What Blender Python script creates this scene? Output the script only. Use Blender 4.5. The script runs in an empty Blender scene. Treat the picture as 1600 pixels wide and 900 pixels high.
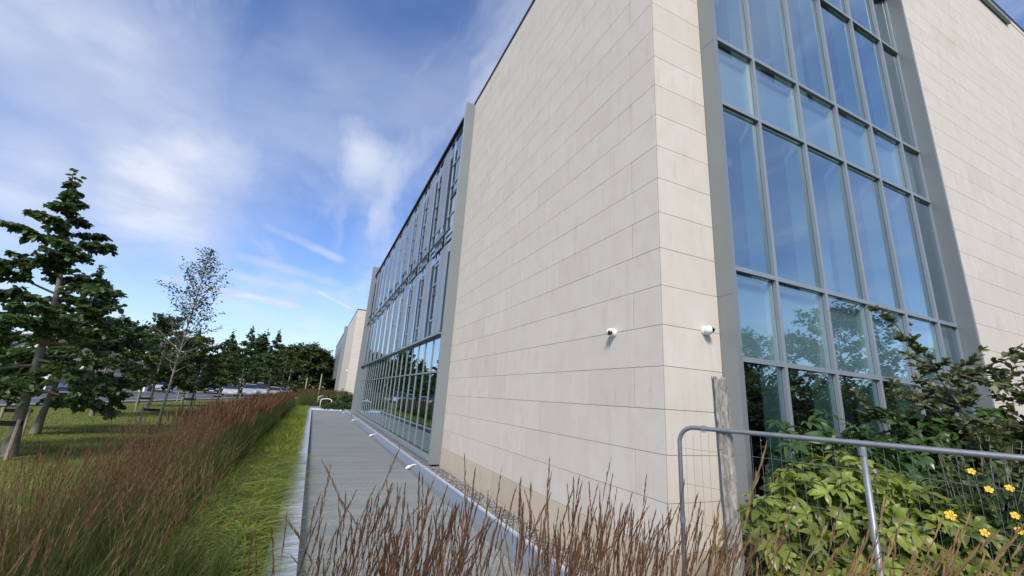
import bpy, bmesh, math, random
import numpy as np
from mathutils import Matrix, Vector
R_ = math.radians
rng = np.random.default_rng(7)
random.seed(7)
EYE = 1.84
CAM = (-3.356, -3.4205, EYE)
scn = bpy.context.scene
C = scn.collection

# ------------------------------------------------------------------ camera
cd = bpy.data.cameras.new('camera'); cam = bpy.data.objects.new('camera', cd); C.objects.link(cam)
cd.sensor_width = 36; cd.lens = 650 / 1600 * 36; cd.clip_start = .05; cd.clip_end = 3000
RM = ((0.905067, -0.163342, -0.392650), (-0.420741, -0.209542, -0.882649), (0.061897, 0.964060, -0.258374))
cam.matrix_world = Matrix.Translation(CAM) @ Matrix(RM).to_4x4()
scn.camera = cam
# ------------------------------------------------------------------ light
SUN_EL, SUN_AZ = 40.0, -146.0       # azimuth measured from +Y clockwise (towards +X)
sd = bpy.data.lights.new('sun', 'SUN'); sun = bpy.data.objects.new('sun', sd); C.objects.link(sun)
sd.energy = 2.6; sd.angle = R_(14); sd.color = (1, .93, .82)
az, el = R_(SUN_AZ), R_(SUN_EL)
sdir = Vector((math.sin(az) * math.cos(el), math.cos(az) * math.cos(el), math.sin(el)))
sun.rotation_euler = sdir.to_track_quat('Z', 'Y').to_euler()
scn.view_settings.view_transform = 'Standard'; scn.view_settings.look = 'None'
scn.view_settings.gamma = 1; scn.view_settings.exposure = 0.58
scn.render.engine = 'CYCLES'
try:
    scn.cycles.max_bounces = 8; scn.cycles.transparent_max_bounces = 12
    scn.cycles.caustics_reflective = False; scn.cycles.caustics_refractive = False
except Exception: pass

class NT:
    """small node helper"""
    def __init__(s, tree): s.t = tree; s.n = tree.nodes; s.l = tree.links
    def new(s, typ, **kw):
        n = s.n.new(typ)
        for k, v in kw.items(): setattr(n, k, v)
        return n
    def link(s, a, b): s.l.new(a, b)
    def _in(s, sock, v):
        if v is None: return
        if hasattr(v, 'is_output') or isinstance(v, bpy.types.NodeSocket): s.l.new(v, sock)
        else: sock.default_value = v
    def math(s, op, a, b=None, c=None, clamp=False):
        n = s.new('ShaderNodeMath', operation=op, use_clamp=clamp)
        s._in(n.inputs[0], a); s._in(n.inputs[1], b)
        if c is not None: s._in(n.inputs[2], c)
        return n.outputs[0]
    def vmath(s, op, a, b=None):
        n = s.new('ShaderNodeVectorMath', operation=op)
        s._in(n.inputs[0], a); s._in(n.inputs[1], b)
        return n.outputs['Value'] if op in ('DOT_PRODUCT', 'LENGTH', 'DISTANCE') else n.outputs[0]
    def scale(s, a, k):
        n = s.new('ShaderNodeVectorMath', operation='SCALE'); s._in(n.inputs[0], a); s._in(n.inputs['Scale'], k); return n.outputs[0]
    def mix(s, f, a, b, blend='MIX'):
        n = s.new('ShaderNodeMix', data_type='RGBA', blend_type=blend)
        s._in(n.inputs[0], f); s._in(n.inputs[6], a); s._in(n.inputs[7], b)
        return n.outputs[2]
    def noise(s, vec, scale, detail=4, rough=.55, dist=0, color=False):
        n = s.new('ShaderNodeTexNoise'); s._in(n.inputs['Vector'], vec)
        n.inputs['Scale'].default_value = scale; n.inputs['Detail'].default_value = detail
        n.inputs['Roughness'].default_value = rough; n.inputs['Distortion'].default_value = dist
        return n.outputs['Color'] if color else n.outputs['Fac']
    def ramp(s, f, *stops):
        n = s.new('ShaderNodeValToRGB'); s._in(n.inputs[0], f)
        e = n.color_ramp.elements
        while len(e) < len(stops): e.new(.5)
        for i, (p, c) in enumerate(stops):
            e[i].position = p; e[i].color = (*c, 1) if len(c) == 3 else c
        return n.outputs[0]
    def smooth(s, v, a, b, lo=0., hi=1.):
        n = s.new('ShaderNodeMapRange', interpolation_type='SMOOTHSTEP')
        s._in(n.inputs[0], v); n.inputs[1].default_value = a; n.inputs[2].default_value = b
        n.inputs[3].default_value = lo; n.inputs[4].default_value = hi
        return n.outputs[0]

# ------------------------------------------------------------------ world: blue sky, soft cloud, contrails
w = bpy.data.worlds.new('World'); scn.world = w; w.use_nodes = True
W = NT(w.node_tree); W.n.clear()
out = W.new('ShaderNodeOutputWorld'); bg = W.new('ShaderNodeBackground'); W.link(bg.outputs[0], out.inputs[0])
sky = W.new('ShaderNodeTexSky', sky_type='NISHITA'); sky.sun_disc = False
sky.sun_elevation = R_(SUN_EL); sky.sun_rotation = R_(SUN_AZ); sky.air_density = 1.0; sky.dust_density = .6; sky.ozone_density = 1.6
tc = W.new('ShaderNodeTexCoord'); D = W.vmath('NORMALIZE', tc.outputs['Generated'])
sep = W.new('ShaderNodeSeparateXYZ'); W.link(D, sep.inputs[0]); dz = sep.outputs[2]
SKYK = 9.0
base = W.new('ShaderNodeHueSaturation'); base.inputs['Saturation'].default_value = 1.12; base.inputs['Value'].default_value = 1.05
W.link(sky.outputs[0], base.inputs['Color'])
skycol = W.mix(1.0, base.outputs[0], (1.0, 1.04, 1.30, 1), 'MULTIPLY')
# planar cloud coordinates (a cloud layer overhead)
zc = W.math('MAXIMUM', dz, .06)
inv = W.math('DIVIDE', 1.0, W.math('ADD', zc, .12))
P = W.scale(D, inv)
warp = W.scale(W.vmath('SUBTRACT', W.noise(P, 1.1, 4, .6, color=True), (.5, .5, .5)), .32)
Pw = W.vmath('ADD', P, warp)
n1 = W.noise(Pw, 1.1, 6, .50)
mp = W.new('ShaderNodeMapping'); mp.inputs['Rotation'].default_value = (0, 0, R_(35)); mp.inputs['Scale'].default_value = (3.2, .75, 1)
W.link(Pw, mp.inputs[0]); n2 = W.noise(mp.outputs[0], 1.3, 5, .52)
Dw = W.vmath('ADD', D, W.scale(W.vmath('SUBTRACT', W.noise(D, 2.6, 6, .6, color=True), (.5, .5, .5)), .34))
def puff(c, r, k=1.0):
    c = Vector(c).normalized()
    d = W.vmath('DISTANCE', Dw, tuple(c))
    return W.smooth(d, r * 1.2, r * .0, 0, k)
puffs = [((-0.42, .80, .44), .30, .80), ((-0.52, .73, .50), .30, .75), ((-0.30, .885, .352), .20, .95), ((-0.44, .84, .33), .22, .8),
         ((.04, .892, .45), .115, .72), ((.097, .949, .298), .11, .55), ((-.06, .97, .215), .06, .35), ((-.2, .91, .37), .14, .35), ((-.05, .9875, .149), .05, .5), ((-.10, .97, .222), .05, .5),
         ((-.62, .6, .5), .4, .8), ((.5, -.75, .42), .5, .6), ((.1, -.85, .5), .3, .5), ((.55, -.5, .65), .4, .5), ((-.8, .2, .4), .4, .7), ((.85, -.45, .35), .25, .4)]
cl = None
for c, r, k in puffs:
    p = puff(c, r, k); cl = p if cl is None else W.math('MAXIMUM', cl, p)
cl = W.math('MULTIPLY', cl, W.smooth(n1, .25, .62, .5, 1.05))
veil = W.math('MULTIPLY', W.smooth(n2, .42, .78), W.smooth(dz, .05, .3, .30, .62))
veil2 = W.math('MULTIPLY', W.smooth(n1, .42, .72), .34)
def trail(a, b, wd, k):
    a = Vector(a).normalized(); b = Vector(b).normalized(); n = a.cross(b).normalized(); m = (a + b).normalized()
    Dj = W.vmath('ADD', D, W.scale(W.vmath('SUBTRACT', W.noise(D, 14, 3, .6, color=True), (.5, .5, .5)), .012))
    d = W.math('ABSOLUTE', W.vmath('DOT_PRODUCT', Dj, tuple(n)))
    along = W.vmath('DISTANCE', D, tuple(m)); half = (a - b).length / 2
    s1 = W.smooth(d, wd, wd * .15); s2 = W.smooth(along, half, half * .75)
    return W.math('MULTIPLY', W.math('MULTIPLY', s1, s2), W.math('MULTIPLY', W.smooth(W.noise(D, 9, 3), .3, .6, .35, 1.), k))
tr = None
for a, b, wd, k in [((-.1609, .9346, .3172), (.0261, .9625, .2700), .013, .6), ((-.0347, .9784, .2039), (.0579, .98375, .1699), .0055, .9),
                    ((-.3052, .9359, .1757), (-.0402, .9860, .1617), .012, .85), ((-.40, .87, .26), (.05, .975, .215), .016, .45),
                    ((-.35, .9, .23), (-.05, .985, .19), .014, .45)]:
    t = trail(a, b, wd, k); tr = t if tr is None else W.math('MAXIMUM', tr, t)
low = W.smooth(dz, .26, .02, 0, .60)
low = W.math('MULTIPLY', low, W.smooth(n2, .3, .7, .75, 1.1))
allc = W.math('MAXIMUM', W.math('MAXIMUM', cl, veil), W.math('MAXIMUM', veil2, tr), clamp=True)
shade = W.smooth(W.noise(P, 2.2, 5, .6), .3, .7)
ccol = W.mix(shade, (4.1, 4.6, 5.9, 1), (5.9, 6.2, 6.9, 1))
c1 = W.mix(low, skycol, (4.3, 6.0, 8.3, 1))
c2 = W.mix(allc, c1, ccol)
W.link(c2, bg.inputs[0]); bg.inputs[1].default_value = .10

# ------------------------------------------------------------------ materials
def mat(name):
    m = bpy.data.materials.new(name); m.use_nodes = True
    T = NT(m.node_tree); b = T.n['Principled BSDF']
    return m, T, b
def objcoord(T): return T.new('ShaderNodeTexCoord').outputs['Object']
def geo(T): return T.new('ShaderNodeNewGeometry').outputs['Position']
def bump(T, b, h, strength=.3, dist=.01):
    n = T.new('ShaderNodeBump'); n.inputs['Strength'].default_value = strength; n.inputs['Distance'].default_value = dist
    T._in(n.inputs['Height'], h); T.link(n.outputs[0], b.inputs['Normal'])
def simple(name, col, rough=.5, metal=0, var=.12, scale=6, bmp=0, spec=.5):
    m, T, b = mat(name); p = geo(T)
    n = T.noise(p, scale, 5, .6)
    lo = tuple(c * (1 - var) for c in col) + (1,); hi = tuple(min(1, c * (1 + var)) for c in col) + (1,)
    T.link(T.mix(n, lo, hi), b.inputs['Base Color'])
    b.inputs['Roughness'].default_value = rough; b.inputs['Metallic'].default_value = metal
    b.inputs['Specular IOR Level'].default_value = spec
    if bmp: bump(T, b, n, bmp, .005)
    return m
def attr(T, name='tone'):
    n = T.new('ShaderNodeAttribute'); n.attribute_name = name; return n.outputs['Fac']

def stone_mat(name, lo, hi, rich=0.):
    m, T, b = mat(name); p = geo(T); t = attr(T)
    n = T.noise(p, 3.2, 6, .62); f = T.noise(p, 42, 5, .72)
    mp_ = T.new('ShaderNodeMapping'); mp_.inputs['Scale'].default_value = (5, 5, .9); T.link(p, mp_.inputs[0]); streak = T.noise(mp_.outputs[0], 1.6, 6, .65)
    c = T.mix(t, (*lo, 1), (*hi, 1))
    c = T.mix(T.smooth(n, .3, .75, 0, .45), c, tuple(x * k for x, k in zip(lo, (.95, .9, .82))) + (1,))
    c = T.mix(T.smooth(streak, .50, .74, 0, .22 + rich), c, (.36, .31, .25, 1))
    c = T.mix(T.smooth(f, .60, .74, 0, .34 + rich), c, (.30, .26, .21, 1))
    c = T.mix(T.smooth(T.noise(p, 90, 3, .7), .62, .75, 0, .3), c, (.78, .75, .68, 1))
    # rain grime gathering under the joints: a dark faint film with an outline of its own
    T.link(c, b.inputs['Base Color']); b.inputs['Roughness'].default_value = .72
    b.inputs['Specular IOR Level'].default_value = .25
    bump(T, b, T.math('ADD', f, n), .28, .003)
    return m
M = {}
M['stone'] = stone_mat('limestone', (.61, .555, .475), (.675, .625, .55))
M['plinth'] = stone_mat('travertine', (.52, .44, .33), (.62, .54, .43), .12)
M['joint'] = simple('dark joint', (.23, .20, .165), .9)  # grey-brown colour of the joints, also used on the wall core
M['alu'] = simple('grey aluminium', (.235, .26, .265), .38, .25, .05, 2)
M['alu_light'] = simple('light aluminium', (.30, .335, .355), .33, .3, .06, 3)
M['alu_dark'] = simple('dark trim', (.03, .033, .04), .45)
M['flash'] = simple('zinc flashing', (.50, .54, .61), .5, .15, .12, 3)
M['flash_dark'] = simple('zinc upstand', (.22, .245, .26), .42, .4, .12, 3)
M['white'] = simple('white plastic', (.80, .80, .78), .3, 0, .03)
M['black'] = simple('black plastic', (.012, .012, .014), .12)
M['inner'] = simple('interior paint', (.26, .28, .27), .8)
M['inner_dark'] = simple('interior floor', (.05, .055, .055), .8)
M['inner_mull'] = simple('inner mullion', (.80, .86, .85), .5, 0, .03)
M['galv'] = simple('galvanised steel', (.27, .29, .30), .48, .6, .3, 30)
M['concrete'] = simple('concrete', (.36, .35, .33), .9, 0, .25, 9, .3)
M['spandrel'] = simple('spandrel panel', (.38, .49, .52), .6, 0, .04)

def perf_mat():
    m, T, b = mat('perforated metal'); p = geo(T)
    v = T.new('ShaderNodeTexVoronoi'); v.inputs['Scale'].default_value = 45; T.link(p, v.inputs['Vector'])
    n = T.noise(p, 1.3, 5, .6)
    c = T.mix(T.smooth(v.outputs['Distance'], .25, .45), (.14, .15, .16, 1), (.38, .41, .43, 1))
    c = T.mix(T.smooth(n, .35, .7, 0, .3), c, (.42, .46, .50, 1))
    T.link(c, b.inputs['Base Color']); b.inputs['Roughness'].default_value = .42; b.inputs['Metallic'].default_value = .35
    b.inputs['Alpha'].default_value = .68; return m
M['perf'] = perf_mat()
def glass_mat(name, tint, base=.30, body=None):
    m = bpy.data.materials.new(name); m.use_nodes = True; T = NT(m.node_tree); T.n.clear()
    o = T.new('ShaderNodeOutputMaterial'); g = T.new('ShaderNodeBsdfGlossy'); g.inputs['Roughness'].default_value = 0.0
    g.inputs['Color'].default_value = (.80, .90, .95, 1)
    tr_ = T.new('ShaderNodeBsdfTransparent'); tr_.inputs[0].default_value = (*tint, 1)
    lw = T.new('ShaderNodeLayerWeight'); lw.inputs['Blend'].default_value = .5
    f5 = T.math('POWER', lw.outputs['Facing'], 3.2)
    fac = T.math('ADD', T.math('MULTIPLY', f5, 1 - base), base, clamp=True)
    # slight unevenness of big panes
    p = geo(T); bn = T.new('ShaderNodeBump'); bn.inputs['Strength'].default_value = .035; bn.inputs['Distance'].default_value = .02
    T.link(T.noise(p, .7, 2, .5), bn.inputs['Height']); T.link(bn.outputs[0], g.inputs['Normal'])
    mx = T.new('ShaderNodeMixShader'); T.link(fac, mx.inputs[0]); T.link(tr_.outputs[0], mx.inputs[1]); T.link(g.outputs[0], mx.inputs[2])
    T.link(mx.outputs[0], o.inputs[0]); return m
M['glass'] = glass_mat('window glass', (.62, .78, .78), .33)
M['glass_clear'] = glass_mat('spandrel glass', (.86, .93, .94), .20)

def foliage(name, dark, light, rough=.5, trans=.3, spec=.4, tip=None):
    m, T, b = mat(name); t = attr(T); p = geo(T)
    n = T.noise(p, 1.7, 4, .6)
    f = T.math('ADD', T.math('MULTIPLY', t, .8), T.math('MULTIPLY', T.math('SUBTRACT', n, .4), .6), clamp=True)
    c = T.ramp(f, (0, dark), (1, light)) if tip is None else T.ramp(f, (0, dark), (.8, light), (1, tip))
    T.link(c, b.inputs['Base Color']); b.inputs['Roughness'].default_value = rough; b.inputs['Specular IOR Level'].default_value = spec
    tl = T.new('ShaderNodeBsdfTranslucent'); T.link(T.mix(.5, c, (light[0] * 1.3, light[1] * 1.5, light[2] * .8, 1)), tl.inputs[0])
    mx = T.new('ShaderNodeMixShader'); mx.inputs[0].default_value = trans
    o = T.n['Material Output']; T.link(b.outputs[0], mx.inputs[1]); T.link(tl.outputs[0], mx.inputs[2]); T.link(mx.outputs[0], o.inputs[0])
    return m
M['lime_leaf'] = foliage('lime leaf', (.034, .058, .022), (.115, .18, .055), .45)
M['birch_leaf'] = foliage('birch leaf', (.03, .045, .018), (.09, .13, .04), .5)
M['far_leaf'] = foliage('belt leaf', (.026, .044, .016), (.115, .165, .05), .6)
M['olive_leaf'] = foliage('olive leaf', (.036, .052, .017), (.125, .16, .048), .55)
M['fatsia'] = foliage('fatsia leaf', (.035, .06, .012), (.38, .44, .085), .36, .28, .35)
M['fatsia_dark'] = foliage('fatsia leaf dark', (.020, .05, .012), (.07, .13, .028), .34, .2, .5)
M['rowan'] = foliage('rowan leaf', (.05, .065, .028), (.19, .21, .09), .45, .25, tip=(.28, .22, .11))
M['hyper'] = foliage('hypericum leaf', (.03, .06, .02), (.10, .17, .045), .45)
M['reed_green'] = foliage('reed blade', (.028, .042, .010), (.13, .155, .035), .55, .35)
M['reed_plume'] = foliage('reed plume', (.065, .036, .022), (.21, .115, .068), .8, .2, .1, tip=(.30, .20, .12))
M['plume_dull'] = foliage('dull plume', (.10, .055, .03), (.25, .16, .08), .8, .2, .1)
M['plume_tan'] = foliage('tan plume', (.20, .12, .06), (.42, .29, .15), .8, .25, .1)
M['sedge'] = foliage('sedge blade', (.045, .075, .012), (.40, .44, .07), .5, .35)
M['lawn_blade'] = foliage('lawn blade', (.11, .14, .03), (.31, .34, .09), .6, .35)
M['juniper'] = foliage('juniper', (.03, .055, .022), (.11, .16, .06), .6)
M['petal'] = simple('yellow petal', (.85, .52, .02), .5, 0, .1, 30)
M['bark'] = simple('bark', (.21, .18, .145), .9, 0, .45, 14, .6)
M['birch_bark'] = simple('birch bark', (.27, .25, .21), .8, 0, .45, 12, .4)
M['stake'] = simple('stake wood', (.34, .29, .21), .85, 0, .3, 12, .3)

def lawn_mat():
    m, T, b = mat('lawn'); p = geo(T)
    n = T.noise(p, .5, 5, .6); f = T.noise(p, 28, 5, .7)
    mp_ = T.new('ShaderNodeMapping'); mp_.inputs['Scale'].default_value = (.5, 2.2, 1); T.link(p, mp_.inputs[0]); s = T.noise(mp_.outputs[0], 2.5, 4, .6)
    c = T.ramp(n, (.3, (.135, .155, .035)), (.7, (.20, .205, .055)))
    c = T.mix(T.smooth(s, .45, .65, 0, .6), c, (.20, .21, .06, 1))
    c = T.mix(T.smooth(f, .4, .7, 0, .6), c, (.065, .09, .02, 1))
    T.link(c, b.inputs['Base Color']); b.inputs['Roughness'].default_value = .95; b.inputs['Specular IOR Level'].default_value = .1
    bump(T, b, T.math('ADD', f, T.math('MULTIPLY', s, 2)), .9, .05); return m
M['lawn'] = lawn_mat()
M['soil'] = simple('soil', (.05, .038, .024), .95, 0, .4, 20, .8)
M['asphalt'] = simple('asphalt', (.085, .09, .10), .85, 0, .2, 3, .2)
M['paving'] = simple('kerb concrete', (.26, .26, .25), .9, 0, .2, 2)
M['paint'] = simple('road paint', (.6, .6, .58), .7)
def path_mat():
    m, T, b = mat('roof walkway'); p = geo(T)
    br = T.new('ShaderNodeTexBrick'); T.link(p, br.inputs['Vector']); br.inputs['Scale'].default_value = 1
    br.offset = 0.5; br.inputs['Brick Width'].default_value = .055; br.inputs['Row Height'].default_value = .055; br.inputs['Mortar Size'].default_value = .010
    br.inputs['Mortar Smooth'].default_value = .2
    sx = T.new('ShaderNodeSeparateXYZ'); T.link(p, sx.inputs[0])
    mp_ = T.new('ShaderNodeMapping'); mp_.inputs['Scale'].default_value = (.25, 4.2, 1); T.link(p, mp_.inputs[0]); band = T.noise(mp_.outputs[0], 1, 4, .65)
    n = T.noise(p, 1.1, 5, .6); f = T.noise(p, 55, 4, .75)
    c = T.mix(n, (.215, .235, .22, 1), (.32, .34, .32, 1))
    c = T.mix(T.smooth(band, .42, .62, 0, .5), c, (.165, .18, .172, 1))
    c = T.mix(T.math('MULTIPLY', br.outputs['Fac'], .45), c, (.10, .115, .11, 1))
    c = T.mix(T.smooth(f, .55, .75, 0, .6), c, (.36, .385, .36, 1))
    v = T.new('ShaderNodeTexVoronoi'); v.inputs['Scale'].default_value = 17; T.link(p, v.inputs['Vector'])
    c = T.mix(T.smooth(v.outputs['Distance'], .20, .10, 0, .8), c, (.62, .64, .60, 1))
    seam = T.math('LESS_THAN', T.math('FRACT', T.math('DIVIDE', sx.outputs[1], 1.1)), .018)
    c = T.mix(T.math('MULTIPLY', seam, .6), c, (.09, .10, .10, 1))
    T.link(c, b.inputs['Base Color']); T.link(T.smooth(n, .3, .7, .62, .8), b.inputs['Roughness'])
    bump(T, b, T.math('ADD', br.outputs['Fac'], f), .35, .004); return m
M['path'] = path_mat()
def gravel_mat():
    m, T, b = mat('gravel'); p = geo(T); v = T.new('ShaderNodeTexVoronoi'); v.inputs['Scale'].default_value = 38; T.link(p, v.inputs['Vector'])
    sx = T.new('ShaderNodeSeparateColor'); T.link(v.outputs['Color'], sx.inputs[0])
    c = T.ramp(sx.outputs[0], (0, (.07, .065, .06)), (.5, (.19, .18, .165)), (1, (.38, .365, .34)))
    T.link(c, b.inputs['Base Color']); b.inputs['Roughness'].default_value = .8; bump(T, b, v.outputs['Distance'], -1, .02); return m
M['gravel'] = gravel_mat()
def pebble_mat():
    m, T, b = mat('pebble'); t = attr(T); T.link(T.ramp(t, (0, (.08, .075, .07)), (.5, (.20, .19, .175)), (1, (.40, .385, .36))), b.inputs['Base Color'])
    b.inputs['Roughness'].default_value = .75; return m
M['pebble'] = pebble_mat()
def wood_mat():
    m, T, b = mat('weathered post'); p = objcoord(T)
    mp_ = T.new('ShaderNodeMapping'); mp_.inputs['Scale'].default_value = (30, 30, 4); T.link(p, mp_.inputs[0])
    n = T.noise(mp_.outputs[0], 1.4, 8, .72, .8); k = T.noise(p, 14, 4, .6)
    c = T.ramp(n, (.33, (.11, .09, .07)), (.47, (.30, .275, .24)), (.62, (.52, .49, .44)), (.75, (.64, .61, .56)))
    c = T.mix(T.smooth(k, .63, .72, 0, .9), c, (.05, .035, .025, 1))
    T.link(c, b.inputs['Base Color']); b.inputs['Roughness'].default_value = .92; bump(T, b, n, .9, .012); return m
M['post'] = wood_mat()

# ------------------------------------------------------------------ mesh helpers
def link(name, me, m, parent=None, tag=None):
    o = bpy.data.objects.new(name, me); C.objects.link(o)
    for x in (m if isinstance(m, (list, tuple)) else [m]):
        if x is not None: me.materials.append(x)
    if parent is not None: o.parent = parent
    if tag: tagit(o, *tag)
    return o
def tagit(o, label, cat, group=None, kind=None):
    o['label'] = label; o['category'] = cat
    if group: o['group'] = group
    if kind: o['kind'] = kind
    return o
def empty(name, loc, label, cat, group=None, rz=0):
    o = bpy.data.objects.new(name, None); C.objects.link(o); o.location = loc; o.rotation_euler = (0, 0, rz); o.empty_display_size = .2
    return tagit(o, label, cat, group)
class MB:
    def __init__(s): s.v = []; s.f = []; s.t = []
    def box(s, x0, x1, y0, y1, z0, z1, tone=.5):
        b = len(s.v); s.v += [(x0, y0, z0), (x1, y0, z0), (x1, y1, z0), (x0, y1, z0), (x0, y0, z1), (x1, y0, z1), (x1, y1, z1), (x0, y1, z1)]
        s.f += [(b, b + 3, b + 2, b + 1), (b + 4, b + 5, b + 6, b + 7), (b, b + 1, b + 5, b + 4), (b + 1, b + 2, b + 6, b + 5), (b + 2, b + 3, b + 7, b + 6), (b + 3, b, b + 4, b + 7)]
        s.t += [tone] * 6; return s
    def prism(s, poly, z0, z1, tone=.5):      # poly in xy, ccw
        b = len(s.v); n = len(poly)
        s.v += [(x, y, z0) for x, y in poly] + [(x, y, z1) for x, y in poly]
        s.f += [tuple(b + i for i in reversed(range(n))), tuple(b + n + i for i in range(n))]
        s.f += [(b + i, b + (i + 1) % n, b + n + (i + 1) % n, b + n + i) for i in range(n)]
        s.t += [tone] * (n + 2); return s
    def poly(s, pts, tone=.5):
        b = len(s.v); s.v += [tuple(p) for p in pts]; s.f.append(tuple(range(b, b + len(pts)))); s.t.append(tone); return s
    def tube(s, pts, rad, n=8, cap=True, tone=.5):
        pts = [Vector(p) for p in pts]; rad = rad if isinstance(rad, (list, tuple)) else [rad] * len(pts)
        b = len(s.v); up = Vector((0, 0, 1)); nrm = None
        for i, p in enumerate(pts):
            d = (pts[min(i + 1, len(pts) - 1)] - pts[max(i - 1, 0)]).normalized()
            if nrm is None: nrm = d.cross(up if abs(d.z) < .9 else Vector((1, 0, 0))).normalized()
            nrm = (nrm - d * nrm.dot(d)).normalized(); bi = d.cross(nrm)
            for k in range(n):
                a = 2 * math.pi * k / n; s.v.append(tuple(p + (nrm * math.cos(a) + bi * math.sin(a)) * rad[i]))
        for i in range(len(pts) - 1):
            for k in range(n):
                s.f.append((b + i * n + k, b + i * n + (k + 1) % n, b + (i + 1) * n + (k + 1) % n, b + (i + 1) * n + k)); s.t.append(tone)
        if cap:
            s.f.append(tuple(b + k for k in reversed(range(n)))); s.f.append(tuple(b + (len(pts) - 1) * n + k for k in range(n))); s.t += [tone, tone]
        return s
    def mesh(s, name, smooth=False, bevel=0):
        me = bpy.data.meshes.new(name); me.from_pydata(s.v, [], s.f)
        a = me.attributes.new('tone', 'FLOAT', 'FACE'); a.data.foreach_set('value', np.array(s.t, dtype=np.float32))
        if smooth: me.polygons.foreach_set('use_smooth', [True] * len(me.polygons))
        me.update()
        if bevel:
            bm = bmesh.new(); bm.from_mesh(me)
            bmesh.ops.bevel(bm, geom=list(bm.edges), offset=bevel, segments=2, affect='EDGES', profile=.5); bm.to_mesh(me); bm.free()
        return me
    def build(s, name, m, parent=None, tag=None, smooth=False, bevel=0):
        return link(name, s.mesh(name, smooth, bevel), m, parent, tag)
def struct(o): o['kind'] = 'structure'; return o

def quads_mesh(name, V, F, tone, mi=None, smooth=False):
    me = bpy.data.meshes.new(name); V = np.ascontiguousarray(V.reshape(-1, 3), dtype=np.float32); F = np.ascontiguousarray(F.reshape(-1, 4), dtype=np.int32)
    me.vertices.add(len(V)); me.vertices.foreach_set('co', V.ravel())
    me.loops.add(F.size); me.loops.foreach_set('vertex_index', F.ravel())
    me.polygons.add(len(F)); me.polygons.foreach_set('loop_start', np.arange(0, F.size, 4, dtype=np.int32))
    me.polygons.foreach_set('loop_total', np.full(len(F), 4, dtype=np.int32))
    if mi is not None: me.polygons.foreach_set('material_index', np.ascontiguousarray(mi, dtype=np.int32))
    if smooth: me.polygons.foreach_set('use_smooth', np.ones(len(F), dtype=bool))
    me.update(calc_edges=True)
    a = me.attributes.new('tone', 'FLOAT', 'FACE'); a.data.foreach_set('value', np.ascontiguousarray(tone, dtype=np.float32))
    return me
class RB:
    """collects ribbons / tubes as arrays"""
    def __init__(s): s.V = []; s.F = []; s.T = []; s.M = []; s.n = 0
    def ribbons(s, P, Wd, side, tone, mi=0):
        # P n,k,3   Wd n,k   side n,3
        n, k, _ = P.shape
        off = side[:, None, :] * Wd[..., None] * .5
        V = np.stack([P - off, P + off], 2).reshape(-1, 3)
        base = (np.arange(n) * k * 2)[:, None] + (np.arange(k - 1) * 2)[None, :]
        F = np.stack([base, base + 1, base + 3, base + 2], -1).reshape(-1, 4) + s.n
        s.V.append(V); s.F.append(F); s.n += len(V); s.T.append(np.repeat(tone, k - 1)); s.M.append(np.full(n * (k - 1), mi))
    def tubes(s, P, Rd, tone, sides=5, mi=0):
        n, k, _ = P.shape
        d = np.gradient(P, axis=1); d /= np.linalg.norm(d, axis=-1, keepdims=True) + 1e-9
        ref = np.where(np.abs(d[:, :1, 2:3]) > .9, np.array([1., 0, 0]), np.array([0., 0, 1.]))
        a = np.cross(d, np.broadcast_to(ref, d.shape)); a /= np.linalg.norm(a, axis=-1, keepdims=True) + 1e-9; b = np.cross(d, a)
        th = np.arange(sides) * 2 * np.pi / sides
        V = P[:, :, None, :] + Rd[..., None, None] * (a[:, :, None, :] * np.cos(th)[None, None, :, None] + b[:, :, None, :] * np.sin(th)[None, None, :, None])
        i = np.arange(n)[:, None, None] * k * sides + np.arange(k - 1)[None, :, None] * sides; q = np.arange(sides)[None, None, :]; q2 = (q + 1) % sides
        F = np.stack([i + q, i + q2, i + sides + q2, i + sides + q], -1).reshape(-1, 4) + s.n
        s.V.append(V.reshape(-1, 3)); s.F.append(F); s.n += n * k * sides; s.T.append(np.repeat(tone, (k - 1) * sides)); s.M.append(np.full(n * (k - 1) * sides, mi))
    def mesh(s, name, smooth=False):
        return quads_mesh(name, np.concatenate(s.V), np.concatenate(s.F), np.concatenate(s.T), np.concatenate(s.M), smooth)
def unit(v): return v / (np.linalg.norm(v, axis=-1, keepdims=True) + 1e-9)
def leaves(rb, P, D_, L, Wf, tone, prof=(.25, 1., .8, .06), droop=.25, mi=0, r=rng):
    """P n,3 root, D_ n,3 direction, L n length"""
    n = len(P); k = len(prof); D_ = unit(D_)
    t = np.linspace(0, 1, k)[None, :, None]
    Q = P[:, None, :] + D_[:, None, :] * (L[:, None, None] * t)
    Q[..., 2] -= (L[:, None] * (t[..., 0] ** 2) * droop)
    up = unit(r.normal(size=(n, 3)) * .55 + np.array([0, 0, 1.])); side = unit(np.cross(D_, up))
    rb.ribbons(Q, np.array(prof)[None, :] * (L * Wf)[:, None], side, tone, mi)

# ------------------------------------------------------------------ ground
def sheet(name, pts, z, m): return struct(MB().poly([(x, y, z) for x, y in pts]).build(name, m))
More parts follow.
